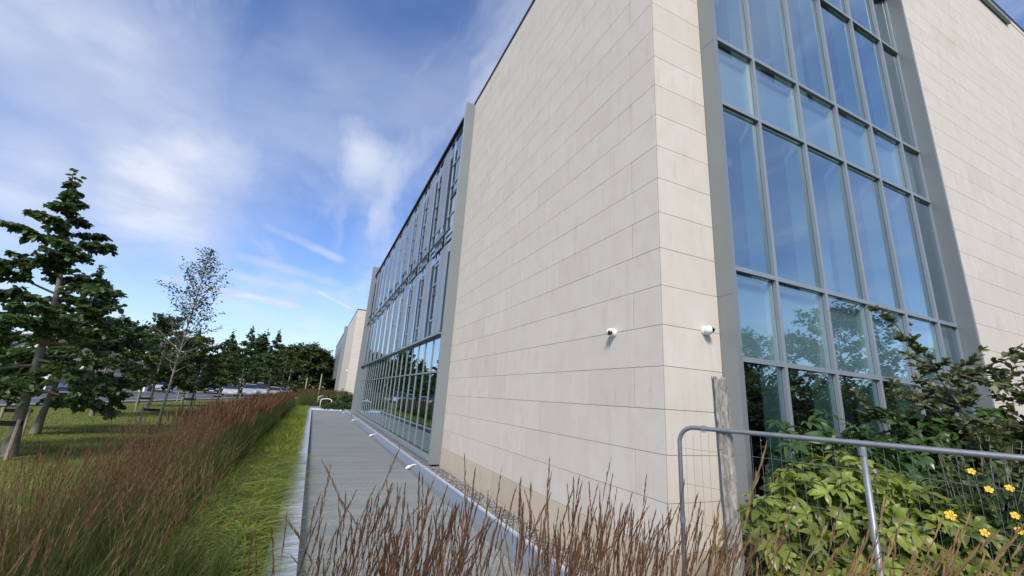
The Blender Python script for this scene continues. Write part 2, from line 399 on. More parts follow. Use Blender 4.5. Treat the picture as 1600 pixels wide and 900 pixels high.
# one big lawn/ground sheet reaching the horizon, with the sunken walkway trench left out
g = MB(); X0, X1, Y0, Y1 = -1500, 1500, -1500, 1500
tx0, tx1, ty0, ty1 = -3.52, -.40, -4.6, 39.2
for a in [((X0, Y0), (tx0, Y0), (tx0, Y1), (X0, Y1)), ((tx1, Y0), (X1, Y0), (X1, Y1), (tx1, Y1)), ((tx0, Y0), (tx1, Y0), (tx1, ty0), (tx0, ty0)), ((tx0, ty1), (tx1, ty1), (tx1, Y1), (tx0, Y1))]:
    g.poly([(x, y, 0) for x, y in a])
struct(g.build('ground', M['lawn']))
sheet('planting_soil', [(-5.85, -4.6), (-3.525, -4.6), (-3.525, 39.2), (-5.85, 39.2)], .004, M['soil'])
struct(MB().box(-3.52, -.40, -4.6, 39.2, -.30, -.15).build('path', M['path']))
sheet('gravel_strip', [(-.395, -4.6), (0.6, -4.6), (0.6, 48), (-.395, 48)], .004, M['gravel'])
sheet('front_bed', [(.6, -5.5), (20, -5.5), (20, -.02), (.6, -.02)], .008, M['soil'])
# pebbles on the gravel strip
rb = RB(); n = 9000
px = rng.uniform(-.37, -.02, n); py = -1.5 + 32 * rng.random(n) ** 1.6
s = rng.uniform(.008, .02, n)
t = np.linspace(-1, 1, 4)
Pp = np.stack([px, py, np.full(n, .012)], -1)[:, None, :] + (unit(rng.normal(size=(n, 3)) * [1, 1, .3])[:, None, :] * (s[:, None] * t)[..., None])
rb.tubes(Pp, s[:, None] * np.array([.3, .8, .8, .25])[None, :], rng.random(n), 5)
o = link('gravel', rb.mesh('gravel', True), M['pebble']); o['kind'] = 'stuff'; tagit(o, 'loose grey gravel strip along the foot of the building', 'gravel')

# metal edges of the walkway
m_ = MB().box(-3.53, -3.205, -4.6, 39.2, -.02, .004).box(-3.225, -3.205, -4.6, 39.2, -.149, -.02)
m_.build('metal_edging', M['flash'], tag=('pale metal flashing strip along the hedge side of the grey walkway', 'edging'), bevel=.002)
k = empty('metal_kerb', (-.42, 17, 0), 'grey metal kerb between the walkway and the gravel strip', 'kerb'); kk = k.location
MB().box(-.03, .03, -21.6, 22.2, -.01, .022).build('capping', M['flash'], k, bevel=.003)
MB().poly([(-.17, -21.6, -.145), (-.03, -21.6, -.012), (-.03, 22.2, -.012), (-.17, 22.2, -.145)]).box(-.29, -.172, -21.6, 22.2, -.149, -.142).build('upstand', M['flash_dark'], k)

# ------------------------------------------------------------------ building
HC = .45
bld = empty('office_building', (0, 0, 0), 'three storey limestone and glass office building filling the right of the view', 'building')
def slabs(name, axis, plane, a0, a1, z0, rows, L, parent, m=None, out=-1, r=random.Random(3), seed=0, gap=.0030, corner=False, thick=.010):
    """limestone slabs on a plane: axis 'y' -> face at x=plane, axis 'x' -> face at y=plane, facing negative"""
    b = MB(); r = random.Random(seed)
    for i in range(rows):
        za, zb = z0 + i * HC + gap, z0 + (i + 1) * HC - gap
        cuts = [a0]; p = a0 + (L / 2 if i % 2 else L)
        if i % 2 == 0 and r.random() < 0: p = a0 + L
        while p < a1 - .12:
            cuts.append(p)
            if r.random() < .07 and p + L * .5 < a1: cuts.append(p + L * .5)
            p += L
        cuts.append(a1)
        for c0, c1 in zip(cuts[:-1], cuts[1:]):
            tone = min(1, max(0, r.gauss(.6, .13))); tone = .1 if r.random() < .05 else tone
            dd = r.uniform(-.0006, .0006)
            if axis == 'y': b.box(plane + dd, plane + thick, c0 + gap * 1.9, c1 - gap * 1.9, za, zb, tone)
            else: b.box(c0 + gap, c1 - gap, plane + dd, plane + thick, za, zb, tone)
    return b.build(name, m or M['stone'], parent)
Z0 = EYE - 3 * HC          # top of plinth  .49
TOP = EYE + 21 * HC        # 11.29
slabs('stone_cladding', 'y', 0, .012, 8.1, Z0, 24, .915, bld, seed=1)
slabs('stone_cladding', 'x', 0, .0, .885, Z0, 24, 5, bld, seed=2)
slabs('plinth', 'y', -.004, -.004, 8.1, Z0 - 2 * HC, 2, 1.3, bld, M['plinth'], seed=4)
slabs('plinth', 'x', -.004, .04, .885, Z0 - 2 * HC, 2, 5, bld, M['plinth'], seed=5)
# right, taller block
BX = 6.99
slabs('stone_cladding', 'x', -.27, BX, 34, Z0, 30, 1.2, bld, seed=6)
slabs('plinth', 'x', -.274, BX, 34, Z0 - 2 * HC, 2, 1.2, bld, M['plinth'], seed=8)
RT = Z0 + 30 * HC          # 13.99
back = MB().box(.006, .36, .006, 8.15, 0, TOP - .02).box(.361, .88, .006, .3, 0, TOP - .02)
back.box(BX + .005, 34, -.264, .1, 0, RT - .02).box(BX + .005, BX + .2, .101, 20, 0, RT - .02).box(33.8, 34, .101, 20, 0, RT - .02)
back.build('wall_core', M['joint'], bld)
MB().box(-.03, BX, -.03, 8.2, TOP, TOP + .05).box(BX + .004, 34.02, -.30, 20, RT + .18, RT + .25).build('parapet_cap', M['alu_dark'], bld)
MB().box(.3, BX, .31, 31, TOP - .25, TOP - .03).build('roof', M['inner'], bld)
MB().box(BX + .2, 33.8, .11, 20, RT - .25, RT - .03).build('roof', M['inner'], bld)
MB().box(BX + .003, 34.005, -.28, -.1, RT, RT + .178).build('parapet_band', M['stone'], bld)
MB().box(9, 13.9, -.36, -.285, RT - .28, RT - .12).build('gutter', M['alu'], bld, bevel=.01)
# ---- right hand curtain wall
T_R = [.0, EYE + .63, EYE + 1.76, EYE + 4.2, EYE + 5.31, EYE + 7.75, TOP - .12]
X_R = [.93, 1.95, 3.02, 4.08, 5.15, 6.2, 6.93]
MB().box(.887, .965, -.215, .05, 0, TOP + .02).build('jamb', M['alu'], bld)
MB().box(.967, .972, -.212, -.19, 0, TOP).build('jamb_edge', M['alu_light'], bld)
MB().box(6.93, BX - .002, -.268, .05, 0, TOP + .02).build('jamb', M['alu'], bld)
MB().box(.966, 6.929, -.19, .05, TOP - .12, TOP - .01).build('head_flashing', M['alu'], bld)
for i in range(6):
    for j in range(6):
        sp = j in (2, 4) or False
        a, b2 = X_R[i] + .03, X_R[i + 1] - .03
        if j == 1: sp = True
        wn = MB().box(a, b2, -.012, -.002, T_R[j] + .04, T_R[j + 1] - .035).build('window', M['glass_clear'] if (j in (1, 3)) else M['glass'], bld)
        if j in (1, 3):
            MB().box(a, b2, .10, .13, T_R[j] + .02, T_R[j + 1] - .02).build('spandrel', M['spandrel'], bld)
for i, x in enumerate(X_R[1:-1]):
    mm = MB().box(x - .026, x + .026, -.07, -.013, .05, TOP - .12).build('mullion', M['alu_light'], bld, bevel=.004)
    MB().box(x - .035, x + .035, 0, .26, .05, TOP - .12).build('inner_mullion', M['inner_mull'], bld)
MB().box(.966, 1.0, -.07, 0, .05, TOP - .12).build('mullion', M['alu_light'], bld, bevel=.004)
MB().box(6.90, 6.928, -.045, 0, .05, TOP - .12).build('mullion', M['alu_light'], bld, bevel=.004)
for z in T_R[1:-1]:
    MB().box(1.001, 6.899, -.064, -.013, z - .03, z + .03).build('transom', M['alu_light'], bld)
MB().box(.97, 6.92, -.07, 0, .02, .09).build('sill', M['alu_light'], bld)
for z in (EYE + 1.2, EYE + 4.75):
    MB().box(.37, 6.95, .14, 8, z - .25, z + .25).build('floor_slab', M['inner'], bld)
MB().box(.37, 6.95, .30, 8, -.02, .03).build('floor_slab', M['inner_dark'], bld)
MB().box(.365, 6.98, 7.9, 8.05, .04, TOP - .3).build('inner_wall', M['inner'], bld)
for x in (2.0, 4.1, 6.2):
    MB().box(x - .05, x + .05, .5, 7.8, EYE + 3.75, EYE + 3.9).build('ceiling_beam', M['inner_mull'], bld)
    MB().box(x - .05, x + .05, .5, 7.8, EYE + 7.0, EYE + 7.15).build('ceiling_beam', M['inner_mull'], bld)
for x in (2.6, 5.4):
    MB().tube([(x, 1.2, .03), (x, 1.2, TOP - .3)], .16, 16).build('column', M['inner_mull'], bld, smooth=False)

# ---- left curtain wall bay
def bay(parent, y0, nb, sp, gx, top, ends=True, lod=0, back=6.0, base=.30, zoff=0.):
    y1 = y0 + nb * sp
    Z = [base, EYE + .63, EYE + 1.70]; L2 = EYE + 4.9
    MB().box(gx - .07, .05, y0 - .09, y0 - .005, .06, top + .62).build('fin', M['alu'], parent, bevel=.004)
    MB().box(gx - .36, .05, y1 + .02, y1 + .14, .0, top + .78).build('fin', M['alu'], parent, bevel=.004)
    MB().box(gx - .12, .04, y0, y1, .16, base - .03).box(gx - .06, .04, y0, y1, .0, .158).build('sill', M['alu_light'], parent)
    for i in range(nb):
        a, b2 = y0 + i * sp + .025, y0 + (i + 1) * sp - .025
        lv = MB()
        lv.box(gx - .004, gx + .006, a, b2, base + .02, Z[1] - .03).box(gx - .004, gx + .006, a, b2, Z[1] + .03, Z[2] - .04)
        lv.build('window', M['glass'], parent)
        MB().box(gx - .004, gx + .006, a, b2, Z[2] + .04, L2 - .04).build('window', M['glass'], parent)
        MB().box(gx - .004, gx + .006, a, b2, L2 + .04, top - .22).build('window', M['glass'], parent)
        c0, c1 = a - .02, b2 + .02
        jit = ((i * 37) % 7) / 7 * .12
        if i % 2 == 0:    # lower storey screen, glass above
            MB().box(gx - .13, gx - .11, c0 + .03, c1 - .03, Z[2] + .06, EYE + 4.45 + jit).build('perforated_screen', M['perf'], parent)
            for z in (EYE + 5.62, EYE + 6.75 + jit, EYE + 7.6): MB().box(gx - .022, gx - .006, a, b2, z - .03, z + .03).build('rail', M['alu_light'], parent)
            MB().box(gx - .03, gx - .007, a + .15, b2 - .15, EYE + 6.25, EYE + 6.37).build('vent', M['alu_dark'], parent)
        else:
            MB().box(gx - .13, gx - .11, c0 + .03, c1 - .03, EYE + 5.42 - jit, EYE + 8.35).build('perforated_screen', M['perf'], parent)
            MB().box(gx - .10, gx - .06, c0 + .1, c1 - .1, EYE + 4.62, EYE + 5.25).build('louvre', M['flash_dark'], parent)
            for z in (EYE + 2.30, EYE + 3.55 - jit, EYE + 4.2): MB().box(gx - .022, gx - .006, a, b2, z - .03, z + .03).build('rail', M['alu_light'], parent)
            MB().box(gx - .03, gx - .007, a + .15, b2 - .15, EYE + 3.12, EYE + 3.26).build('vent', M['alu_dark'], parent)
    for i in range(nb + 1):
        y = y0 + i * sp
        MB().box(gx - .026, gx + .02, y - .02, y + .02, base, top - .02).build('mullion', M['alu_light'], parent)
    for z in (Z[1],): MB().box(gx - .030, gx - .005, y0, y1, z - .024, z + .024).build('transom', M['alu_light'], parent)
    MB().box(gx - .15, gx - .005, y0, y1, Z[2] - .03, Z[2] + .03).build('ledge', M['alu'], parent)
    MB().box(gx - .17, gx - .13, y0, y1, L2 - .03, L2 + .03).build('ledge', M['alu_dark'], parent)
    MB().box(gx - .02, gx + .1, y0, y1, top - .215, top - .02).build('head_recess', M['alu_dark'], parent)
    MB().box(gx - .11, .4, y0 - .02, y1, top - .018, top + .05).build('roof_edge', M['alu_dark'], parent)
    for z in (EYE + 1.95, L2): MB().box(gx + .35, back, y0, y1, z - .22, z + .18).build('floor_slab', M['inner'], parent)
    MB().box(gx + .05, back, y0, y1, .0, .12).build('floor_slab', M['inner_dark'], parent)
    MB().box(back, back + .2, y0, y1, .0, top).build('inner_wall', M['inner'], parent)
    for i in range(1, nb, 5):
        MB().tube([(gx + 1.6, y0 + i * sp, .12), (gx + 1.6, y0 + i * sp, top - .1)], .18, 14).build('column', M['inner_mull'], parent)
    MB().box(gx + .12, back + .2, y0, y1, top - .019, top + .04).build('roof', M['inner'], parent)
bay(bld, 8.15, 22, 1.0, -.25, EYE + 8.78)
MB().box(.361, 6, 30.2, 30.35, 0, 11).build('end_wall', M['joint'], bld)
MB().box(.0, .30, 30.3, 32.2, 0, TOP).build('end_wall', M['alu'], bld)
# conduit lines at fins: joints
for zz in (EYE + 1.35, EYE + 5.0):
    MB().box(-.352, .0, 8.057, 8.0585, zz, zz + .006).build('fin_joint', M['joint'], bld)
    MB().box(.8845, .886, -.214, -.001, zz, zz + .006).build('fin_joint', M['joint'], bld)

# ---- the far wing
wing = empty('office_wing', (0, 50, 0), 'far pale limestone wing standing beyond the end of the walkway', 'building')
slabs('stone_cladding', 'y', 0, 0, 16, Z0 - HC, 25, .915, wing, seed=11)
slabs('stone_cladding', 'x', 0, 0.0, 8, Z0 - HC, 25, 1.3, wing, seed=12)
MB().box(.006, 8, .006, 16, -.02, TOP - .02).build('wall_core', M['joint'], wing)
MB().box(-.04, 8, -.04, 16.1, TOP, TOP + .08).build('parapet_cap', M['alu_dark'], wing)
for z0, z1, x in ((0, 3.4, -.25), (3.42, 6.9, -.32), (6.95, TOP - .5, -.25)):
    for i in range(8):
        MB().box(x, 3, 16.3 + i * 4.2 + .05, 16.3 + (i + 1) * 4.2, z0, z1).build('facade_panel', M['perf'] if z0 else M['glass'], wing)
MB().box(-.5, 3, 16.05, 16.28, 0, TOP).build('fin', M['alu'], wing)
MB().box(-.3, 4, 16.3, 50, TOP - .5, TOP - .42).build('roof_edge', M['alu_dark'], wing)
for y in (2.2, 3.4):
    MB().tube([(-.12, y, .1), (-.12, y, 1.9)], .09, 10).build('downpipe', M['alu'], wing)
MB().box(-.14, .0, 1.2, 1.5, 3.9, 4.1).build('wall_lamp', M['white'], wing)

# ------------------------------------------------------------------ cctv cameras
def sphere_mesh(name, r, sx=1, sy=1, sz=1, u=24, v=14):
    me = bpy.data.meshes.new(name); bm = bmesh.new(); bmesh.ops.create_uvsphere(bm, u_segments=u, v_segments=v, radius=r)
    bmesh.ops.scale(bm, vec=(sx, sy, sz), verts=bm.verts); bm.to_mesh(me); bm.free()
    me.polygons.foreach_set('use_smooth', [True] * len(me.polygons)); return me
def cctv(loc, nrm, look, label):
    e = empty('security_camera', loc, label, 'camera', 'turret cameras by the building corner')
    n = Vector(nrm)
    MB().tube([n * 0.002, n * .012, n * .032, n * .036], [.052, .054, .050, .044], 28).build('base', M['white'], e, smooth=True)
    MB().tube([n * .034, n * .05], [.040, .040], 24).build('collar', M['alu_light'], e, smooth=True)
    b = link('body', sphere_mesh('body', .052), M['white'], e); b.location = n * .066
    l = Vector(look).normalized()
    q = MB().tube([Vector((0, 0, 0)), l * .012, l * .024, l * .034], [.030, .030, .022, .004], 20).build('lens', M['black'], e, smooth=True); q.location = n * .066 + l * .032
    MB().tube([l * .0, l * .006], [.034, .034], 20).build('lens_ring', M['white'], e, smooth=True).location = n * .066 + l * .034
    return e
cctv((0, .83, EYE + .9), (-1, 0, 0), (-.55, -.65, -.25), 'white turret camera on the shaded long stone wall, left of the corner')
cctv((.629, 0, EYE + .905), (0, -1, 0), (.45, -.75, .05), 'white turret camera on the narrow stone face beside the big window')

# ------------------------------------------------------------------ white spouts along the kerb
def spout(x, y, label):
    e = empty('spout_lamp', (x, y, -.149), label, 'lamp', 'white spouts along the walkway kerb')
    MB().tube([(.20, .03, .10), (.12, .02, .115), (.05, .01, .10), (.0, 0, .07)], [.018, .018, .02, .022], 10).build('arm', M['white'], e, smooth=True)
    b = link('head', sphere_mesh('head', .075, 1.25, .62, .55), M['white'], e); b.location = (-.05, -.02, .055); b.rotation_euler = (0, R_(-22), R_(15))
    MB().tube([(.195, .03, .04), (.20, .03, .12)], .03, 10).build('bracket', M['alu_light'], e)
for y, l in ((8.7, 'nearest white spout on the right edge of the grey walkway'), (17.0, 'second nearest white spout on the walkway edge, below the glass wall'),
             (26.6, 'third white spout along the walkway edge, counted from the near one'), (36.2, 'farthest white spout, at the far end of the walkway')):
    spout(-.64, y, l)

# ------------------------------------------------------------------ temporary fence
P0 = Vector((-1.08, -1.22, 0)); P1 = Vector((-.598, -2.625, 0)); fd = (P1 - P0).normalized(); FT = EYE - .105
ang = math.atan2(fd.y, fd.x)
fe = empty('fence_panel', P0, 'galvanised steel mesh fence panel with rounded corners in front of the shrubs', 'fence', rz=ang)
Lf = 3.0; zb = .14; r_ = .10
def arc(cx, cz, a0, a1, n=6): return [(cx + r_ * math.cos(R_(a0 + (a1 - a0) * i / n)), 0, cz + r_ * math.sin(R_(a0 + (a1 - a0) * i / n))) for i in range(n + 1)]
frame = [(0, 0, zb)] + arc(r_, FT - r_, 180, 90) + arc(Lf - r_, FT - r_, 90, 0) + [(Lf, 0, zb)]
MB().tube(frame, .0138, 12).build('frame', M['galv'], fe, smooth=True)
MB().tube([(0, 0, zb + .02), (Lf, 0, zb + .02)], .014, 10).build('bottom_rail', M['galv'], fe, smooth=True)
for x in (.955, 1.95):
    MB().tube([(x, 0, zb), (x + .004, 0, FT - .017)], .015, 12).build('brace', M['galv'], fe, smooth=True)
mw = MB(); x = .04
while x < Lf - .02:
    if min(abs(x - .955), abs(x - 1.95)) > .02: mw.tube([(x, .002, zb), (x + random.uniform(-.004, .004), .004, (zb + FT) / 2), (x, .002, FT - (.015 if r_ < x < Lf - r_ else .05))], .0009, 4, False)
    x += .05
z = FT - .135
while z > zb: mw.tube([(0, -.003, z), (Lf / 3, -.006, z + .006), (Lf * .66, -.001, z - .004), (Lf, -.003, z)], .001, 4, False); z -= .215
mw.build('wire_mesh', M['galv'], fe)
for x in (.0, Lf):
    MB().box(x - .11, x + .11, -.3, .3, .0, .13).build('foot', M['concrete'], fe, bevel=.02)
for x_, z_ in ((0, .55), (0, 1.15), (.955, FT - .06)):
    MB().tube([(x_, 0, z_), (x_, 0, z_ + .035)], .0175, 12).build('clamp', M['galv'], fe)
tie = MB()
for i in range(3): tie.tube([(.155 + .01 * i, -.022, FT - .02), (.155 + .01 * i, 0, FT + .021), (.158 + .01 * i, .03, FT - .005), (.155 + .01 * i, 0, FT - .022), (.155 + .01 * i, -.022, FT - .02)], .0015, 5)
tie.build('wire_tie', M['galv'], fe)

# ------------------------------------------------------------------ weathered timber post
def post():
    top = Vector((-1.005, -1.50, EYE + .215)); bot = Vector((-.66, -1.27, -.0))
    b = MB(); n = 14; k_ = 26; r = random.Random(5); d = bot - top
    a = Vector((.70, .714, 0)).normalized(); a = Vector((.66, -.75, 0)).normalized(); c = a.cross(Vector((0, 0, 1)))
    prof = [1 + r.uniform(-.10, .10) for _ in range(n)]
    for i in range(k_):
        p = top.lerp(bot, i / (k_ - 1)); wob = Vector((r.uniform(-1, 1), r.uniform(-1, 1), 0)) * .0018
        for j in range(n):
            th = 2 * math.pi * j / n; rr = (.046 + .006 * i / k_) * prof[j] * (1 + r.uniform(-.035, .035))
            sq = 1 / max(abs(math.cos(th)), abs(math.sin(th))) ** .35
            v = p + wob + a * math.cos(th) * rr * sq + c * math.sin(th) * rr * .8 * sq
            if i == 0: v.z += r.uniform(-.012, .016)
            b.v.append(tuple(v - bot))
    for i in range(k_ - 1):
        for j in range(n): b.f.append((i * n + j, i * n + (j + 1) % n, (i + 1) * n + (j + 1) % n, (i + 1) * n + j)); b.t.append(.5)
    b.f.append(tuple(range(n))); b.t.append(.2)
    o = b.build('timber_post', M['post'], tag=('weathered grey timber post with split top behind the mesh fence', 'post'), smooth=False); o.location = bot
post()

# ------------------------------------------------------------------ grasses
def reeds(rb, pos, H, lean, dense_spike, r, plume_mi=1, stem_mi=0, Lp=(.18, .28), wind=np.array([.03, .015]), stw=.0028):
    n = len(pos); H = np.asarray(H)
    ld = r.normal(size=(n, 2)) * lean + wind + .10 * np.stack([np.sin(pos[:, 0] * 4.3 + pos[:, 1] * 2.1), np.cos(pos[:, 1] * 3.7 - pos[:, 0] * 2.9)], 1)
    flop = r.random(n) < .10; ld[flop] *= 2.6
    k = 5; t = np.linspace(0, 1, k)
    P_ = np.zeros((n, k, 3)); P_[..., :2] = pos[:, None, :] + (ld * H[:, None])[:, None, :] * (t ** 1.8)[None, :, None]; P_[..., 2] = H[:, None] * t
    side = unit(np.concatenate([r.normal(size=(n, 2)), np.zeros((n, 1))], 1))
    tone = r.random(n)
    rb.ribbons(P_, np.full((n, k), stw) * np.array([1.3, 1.2, 1, .9, .6]), side, tone * .8 + .2, stem_mi)
    L = r.uniform(*Lp, n); dirn = unit(P_[:, -1] - P_[:, -2]); base = P_[:, -1] - dirn * (L * .35)[:, None]
    if dense_spike:
        m = dense_spike; u = np.linspace(0, .94, m)[None, :] + r.uniform(-.02, .02, (n, m))
        root = base[:, None, :] + dirn[:, None, :] * (u * L[:, None])[..., None]
        root = root + (np.concatenate([ld, np.zeros((n, 1))], 1) * .25)[:, None, :] * (u ** 2 * L[:, None])[..., None]
        rad = r.normal(size=(n, m, 3)); rad -= (rad * dirn[:, None]).sum(-1, keepdims=True) * dirn[:, None]; rad = unit(rad)
        spread = (np.sin(np.pi * np.clip(u * .85 + .12, 0, 1)) * .17)[..., None]
        dd = unit(dirn[:, None] + rad * spread); sl = (L[:, None] * .17 * r.uniform(.7, 1.3, (n, m)))
        Q = root.reshape(-1, 3)[:, None, :] + dd.reshape(-1, 3)[:, None, :] * (sl.reshape(-1)[:, None] * np.array([0, .5, 1.])[None, :])[..., None]
        w_ = np.broadcast_to(np.array([.2, 1, .1])[None, :] * .0044, (n * m, 3))
        rb.ribbons(Q, w_, unit(np.cross(dd.reshape(-1, 3), r.normal(size=(n * m, 3)))), np.clip(np.repeat(tone, m) * .7 + r.random(n * m) * .3, 0, 1), plume_mi)
    else:
        kk_ = 4; u = np.linspace(0, 1, kk_)
        Q = base[:, None, :] + dirn[:, None, :] * (L[:, None] * u[None, :])[..., None]
        for _ in range(2):
            rb.ribbons(Q, np.array([.25, 1, .7, .1])[None, :] * r.uniform(.012, .024, n)[:, None], unit(r.normal(size=(n, 3)) * [1, 1, .2]), tone, plume_mi)
def blades(rb, pos, H, lean, wd, r, mi=0, k=4, bias=(0, 0), curve=1.7, z0=0., tb=(0, 1)):
    n = len(pos); t = np.linspace(0, 1, k); ld = r.normal(size=(n, 2)) * lean + np.array(bias)
    P_ = np.zeros((n, k, 3)); P_[..., :2] = pos[:, None, :] + (ld * H[:, None])[:, None, :] * (t ** curve)[None, :, None]
    P_[..., 2] = z0 + H[:, None] * (t - .25 * t ** 3 * np.linalg.norm(ld, axis=1)[:, None])
    side = unit(np.stack([-ld[:, 1], ld[:, 0], np.zeros(n)], 1) + r.normal(size=(n, 3)) * .3)
    prof = np.interp(t, [0, .4, 1], [.8, 1, .08])
    rb.ribbons(P_, prof[None, :] * wd[:, None], side, tb[0] + r.random(n) * (tb[1] - tb[0]), mi)
r = np.random.default_rng(21)
def strip_pts(n, x0, x1, y0, y1, p=1.0):
    u = r.random(n); return np.stack([r.uniform(x0, x1, n), y0 + (y1 - y0) * u ** p], 1)
def clumpy(pts, amp=.10):
    c = np.round(pts / .38) * .38 + np.sin(np.round(pts[:, ::-1] / .38) * 12.9) * .08
    return pts + (c - pts) * .45
# long red-plumed strip
rb = RB()
p = clumpy(strip_pts(2500, -5.62, -4.70, -2.6, 7, 1)); hh = .80 + .03 * np.clip(p[:, 1] + 1, 0, 8) + r.choice([0, 0, 0, -.15, -.28], len(p)) + r.normal(size=len(p)) * .09 + .07 * np.sin(p[:, 1] * 1.7) + .05 * np.sin(p[:, 0] * 9 + p[:, 1] * 3)
reeds(rb, p, hh, .10, 16, r)
p = clumpy(strip_pts(6500, -5.68, -4.72, 7, 39.0, 1.2)); hh = 1.09 + r.normal(size=len(p)) * .08 + .06 * np.sin(p[:, 1] * 1.3) + .04 * np.sin(p[:, 1] * 4.1)
reeds(rb, p, hh, .09, 0, r, stw=.004)
p = clumpy(strip_pts(24000, -5.7, -4.62, -2.6, 10, 1)); blades(rb, p, r.uniform(.35, .82, len(p)), .20, r.uniform(.004, .009, len(p)), r, bias=(.04, 0))
p = clumpy(strip_pts(20000, -5.75, -4.6, 10, 39.2, 1.1)); blades(rb, p, r.uniform(.45, .92, len(p)), .17, r.uniform(.008, .016, len(p)), r, k=3)
o = link('reed_grass', rb.mesh('reed_grass'), [M['reed_green'], M['reed_plume']]); tagit(o, 'tall reddish feather reed grass in a long strip beside the lawn', 'reed grass', kind='stuff')
# near left, sparser tan plumes in the sedge
rb = RB()
p = clumpy(np.concatenate([strip_pts(300, -4.75, -4.05, -1.2, 2.2), strip_pts(50, -4.7, -4.0, 2.2, 4.5)])); reeds(rb, p, .82 + r.normal(size=len(p)) * .10, .16, 16, r)
p = clumpy(strip_pts(6000, -4.75, -3.9, -1.6, 1.6)); blades(rb, p, r.uniform(.3, .7, len(p)), .22, r.uniform(.004, .008, len(p)), r)
o = link('tan_grass', rb.mesh('tan_grass'), [M['reed_green'], M['plume_dull']]); tagit(o, 'thin tan seed heads growing through the near end of the green hedge strip', 'grass', kind='stuff')
# bright low sedge
rb = RB()
ctr = strip_pts(620, -4.66, -3.70, -.2, 9, 1); ci = r.integers(0, 620, 30000); p = ctr[ci] + r.normal(size=(30000, 2)) * .03
gd = r.normal(size=(620, 2)) * .30 + np.array([.12, -.12]); gh_ = r.uniform(.75, 1.3, 620); gt_ = r.normal(size=620) * .16
for q_ in range(4):
    sl = slice(q_ * 7500, (q_ + 1) * 7500); dd_ = gd[ci[sl]]
    pp_ = p[sl]; hh = r.uniform(.14, .32, 7500) * gh_[ci[sl]]
    t_ = np.linspace(0, 1, 4); ld_ = dd_ + r.normal(size=(7500, 2)) * .75
    P_ = np.zeros((7500, 4, 3)); P_[..., :2] = pp_[:, None] + (ld_ * hh[:, None])[:, None] * (t_ ** 1.5)[None, :, None] * 1.5; P_[..., 2] = hh[:, None] * (t_ - .42 * t_ ** 2.4)
    rb.ribbons(P_, np.array([.8, 1, .8, .1])[None, :] * r.uniform(.008, .016, 7500)[:, None], unit(np.stack([-ld_[:, 1], ld_[:, 0], np.zeros(7500)], 1) + r.normal(size=(7500, 3)) * .3), np.clip(r.normal(.5, .2, 7500) + gt_[ci[sl]], 0, 1))
p = strip_pts(26000, -4.68, -3.50, 9, 39.1, 1.2); blades(rb, p, r.uniform(.16, .32, len(p)), .5, r.uniform(.012, .024, len(p)), r, k=3, bias=(.3, -.1))
o = link('sedge_strip', rb.mesh('sedge_strip'), [M['sedge']]); tagit(o, 'bright green low sedge spilling over the pale metal edging', 'ground cover', kind='stuff')
# foreground reed grass across the near end of the walkway
rb = RB(); cx, cy = CAM[0], CAM[1]
hd = np.array([-.0, 1.]); 
def fg(n, az0, az1, d0, d1, h, sh, wind, pl=1, spikes=30, Lp=(.12, .25), lean=.085):
    a = np.radians(r.uniform(az0, az1, n)); d = r.uniform(d0, d1, n)
    # clumps
    cc = r.integers(0, max(3, n // 14), n); ca = np.radians(r.uniform(az0, az1, cc.max() + 1)); cdist = r.uniform(d0, d1, cc.max() + 1)
    a = a * .6 + ca[cc] * .4; d = d * .55 + cdist[cc] * .45
    pos = np.stack([cx + np.sin(a) * d, cy + np.cos(a) * d], 1)
    reeds(rb, pos, h + r.normal(size=n) * sh, lean, spikes, r, plume_mi=pl, wind=np.array(wind), Lp=Lp, stw=.0022, stem_mi=3)
    m = n * 3; a = np.radians(r.uniform(az0, az1, m)); d = r.uniform(d0, d1, m)
    blades(rb, np.stack([cx + np.sin(a) * d, cy + np.cos(a) * d], 1), r.uniform(.6, 1.05, m), .12, r.uniform(.002, .004, m), r, mi=0, bias=wind)
fg(250, -6, 27, 1.5, 2.3, 1.16, .075, (.03, .02))
fg(300, 22, 50, 1.6, 2.4, 1.19, .085, (.14, -.09))
fg(230, 42, 64, 1.35, 2.0, 1.33, .08, (.24, -.20), pl=2)
fg(36, -6, 50, 1.9, 2.4, 1.31, .05, (.08, -.03))
o = link('foreground_reeds', rb.mesh('foreground_reeds'), [M['reed_green'], M['reed_plume'], M['plume_tan'], M['plume_tan']]); tagit(o, 'brown feathery reed plumes in front of the walkway and the fence', 'reed grass', kind='stuff')
# lawn blades
rb = RB(); n = 60000; p = np.stack([r.uniform(-17, -6.2, n), -1 + 32 * r.random(n) ** 1.3], 1)
blades(rb, p, r.uniform(.03, .07, n), .5, .006 + .0007 * p[:, 1].clip(0, 40), r, k=3, z0=0)
o = link('lawn_grass', rb.mesh('lawn_grass'), [M['lawn_blade']]); tagit(o, 'short mown grass of the lawn between the reeds and the road', 'grass', kind='stuff')

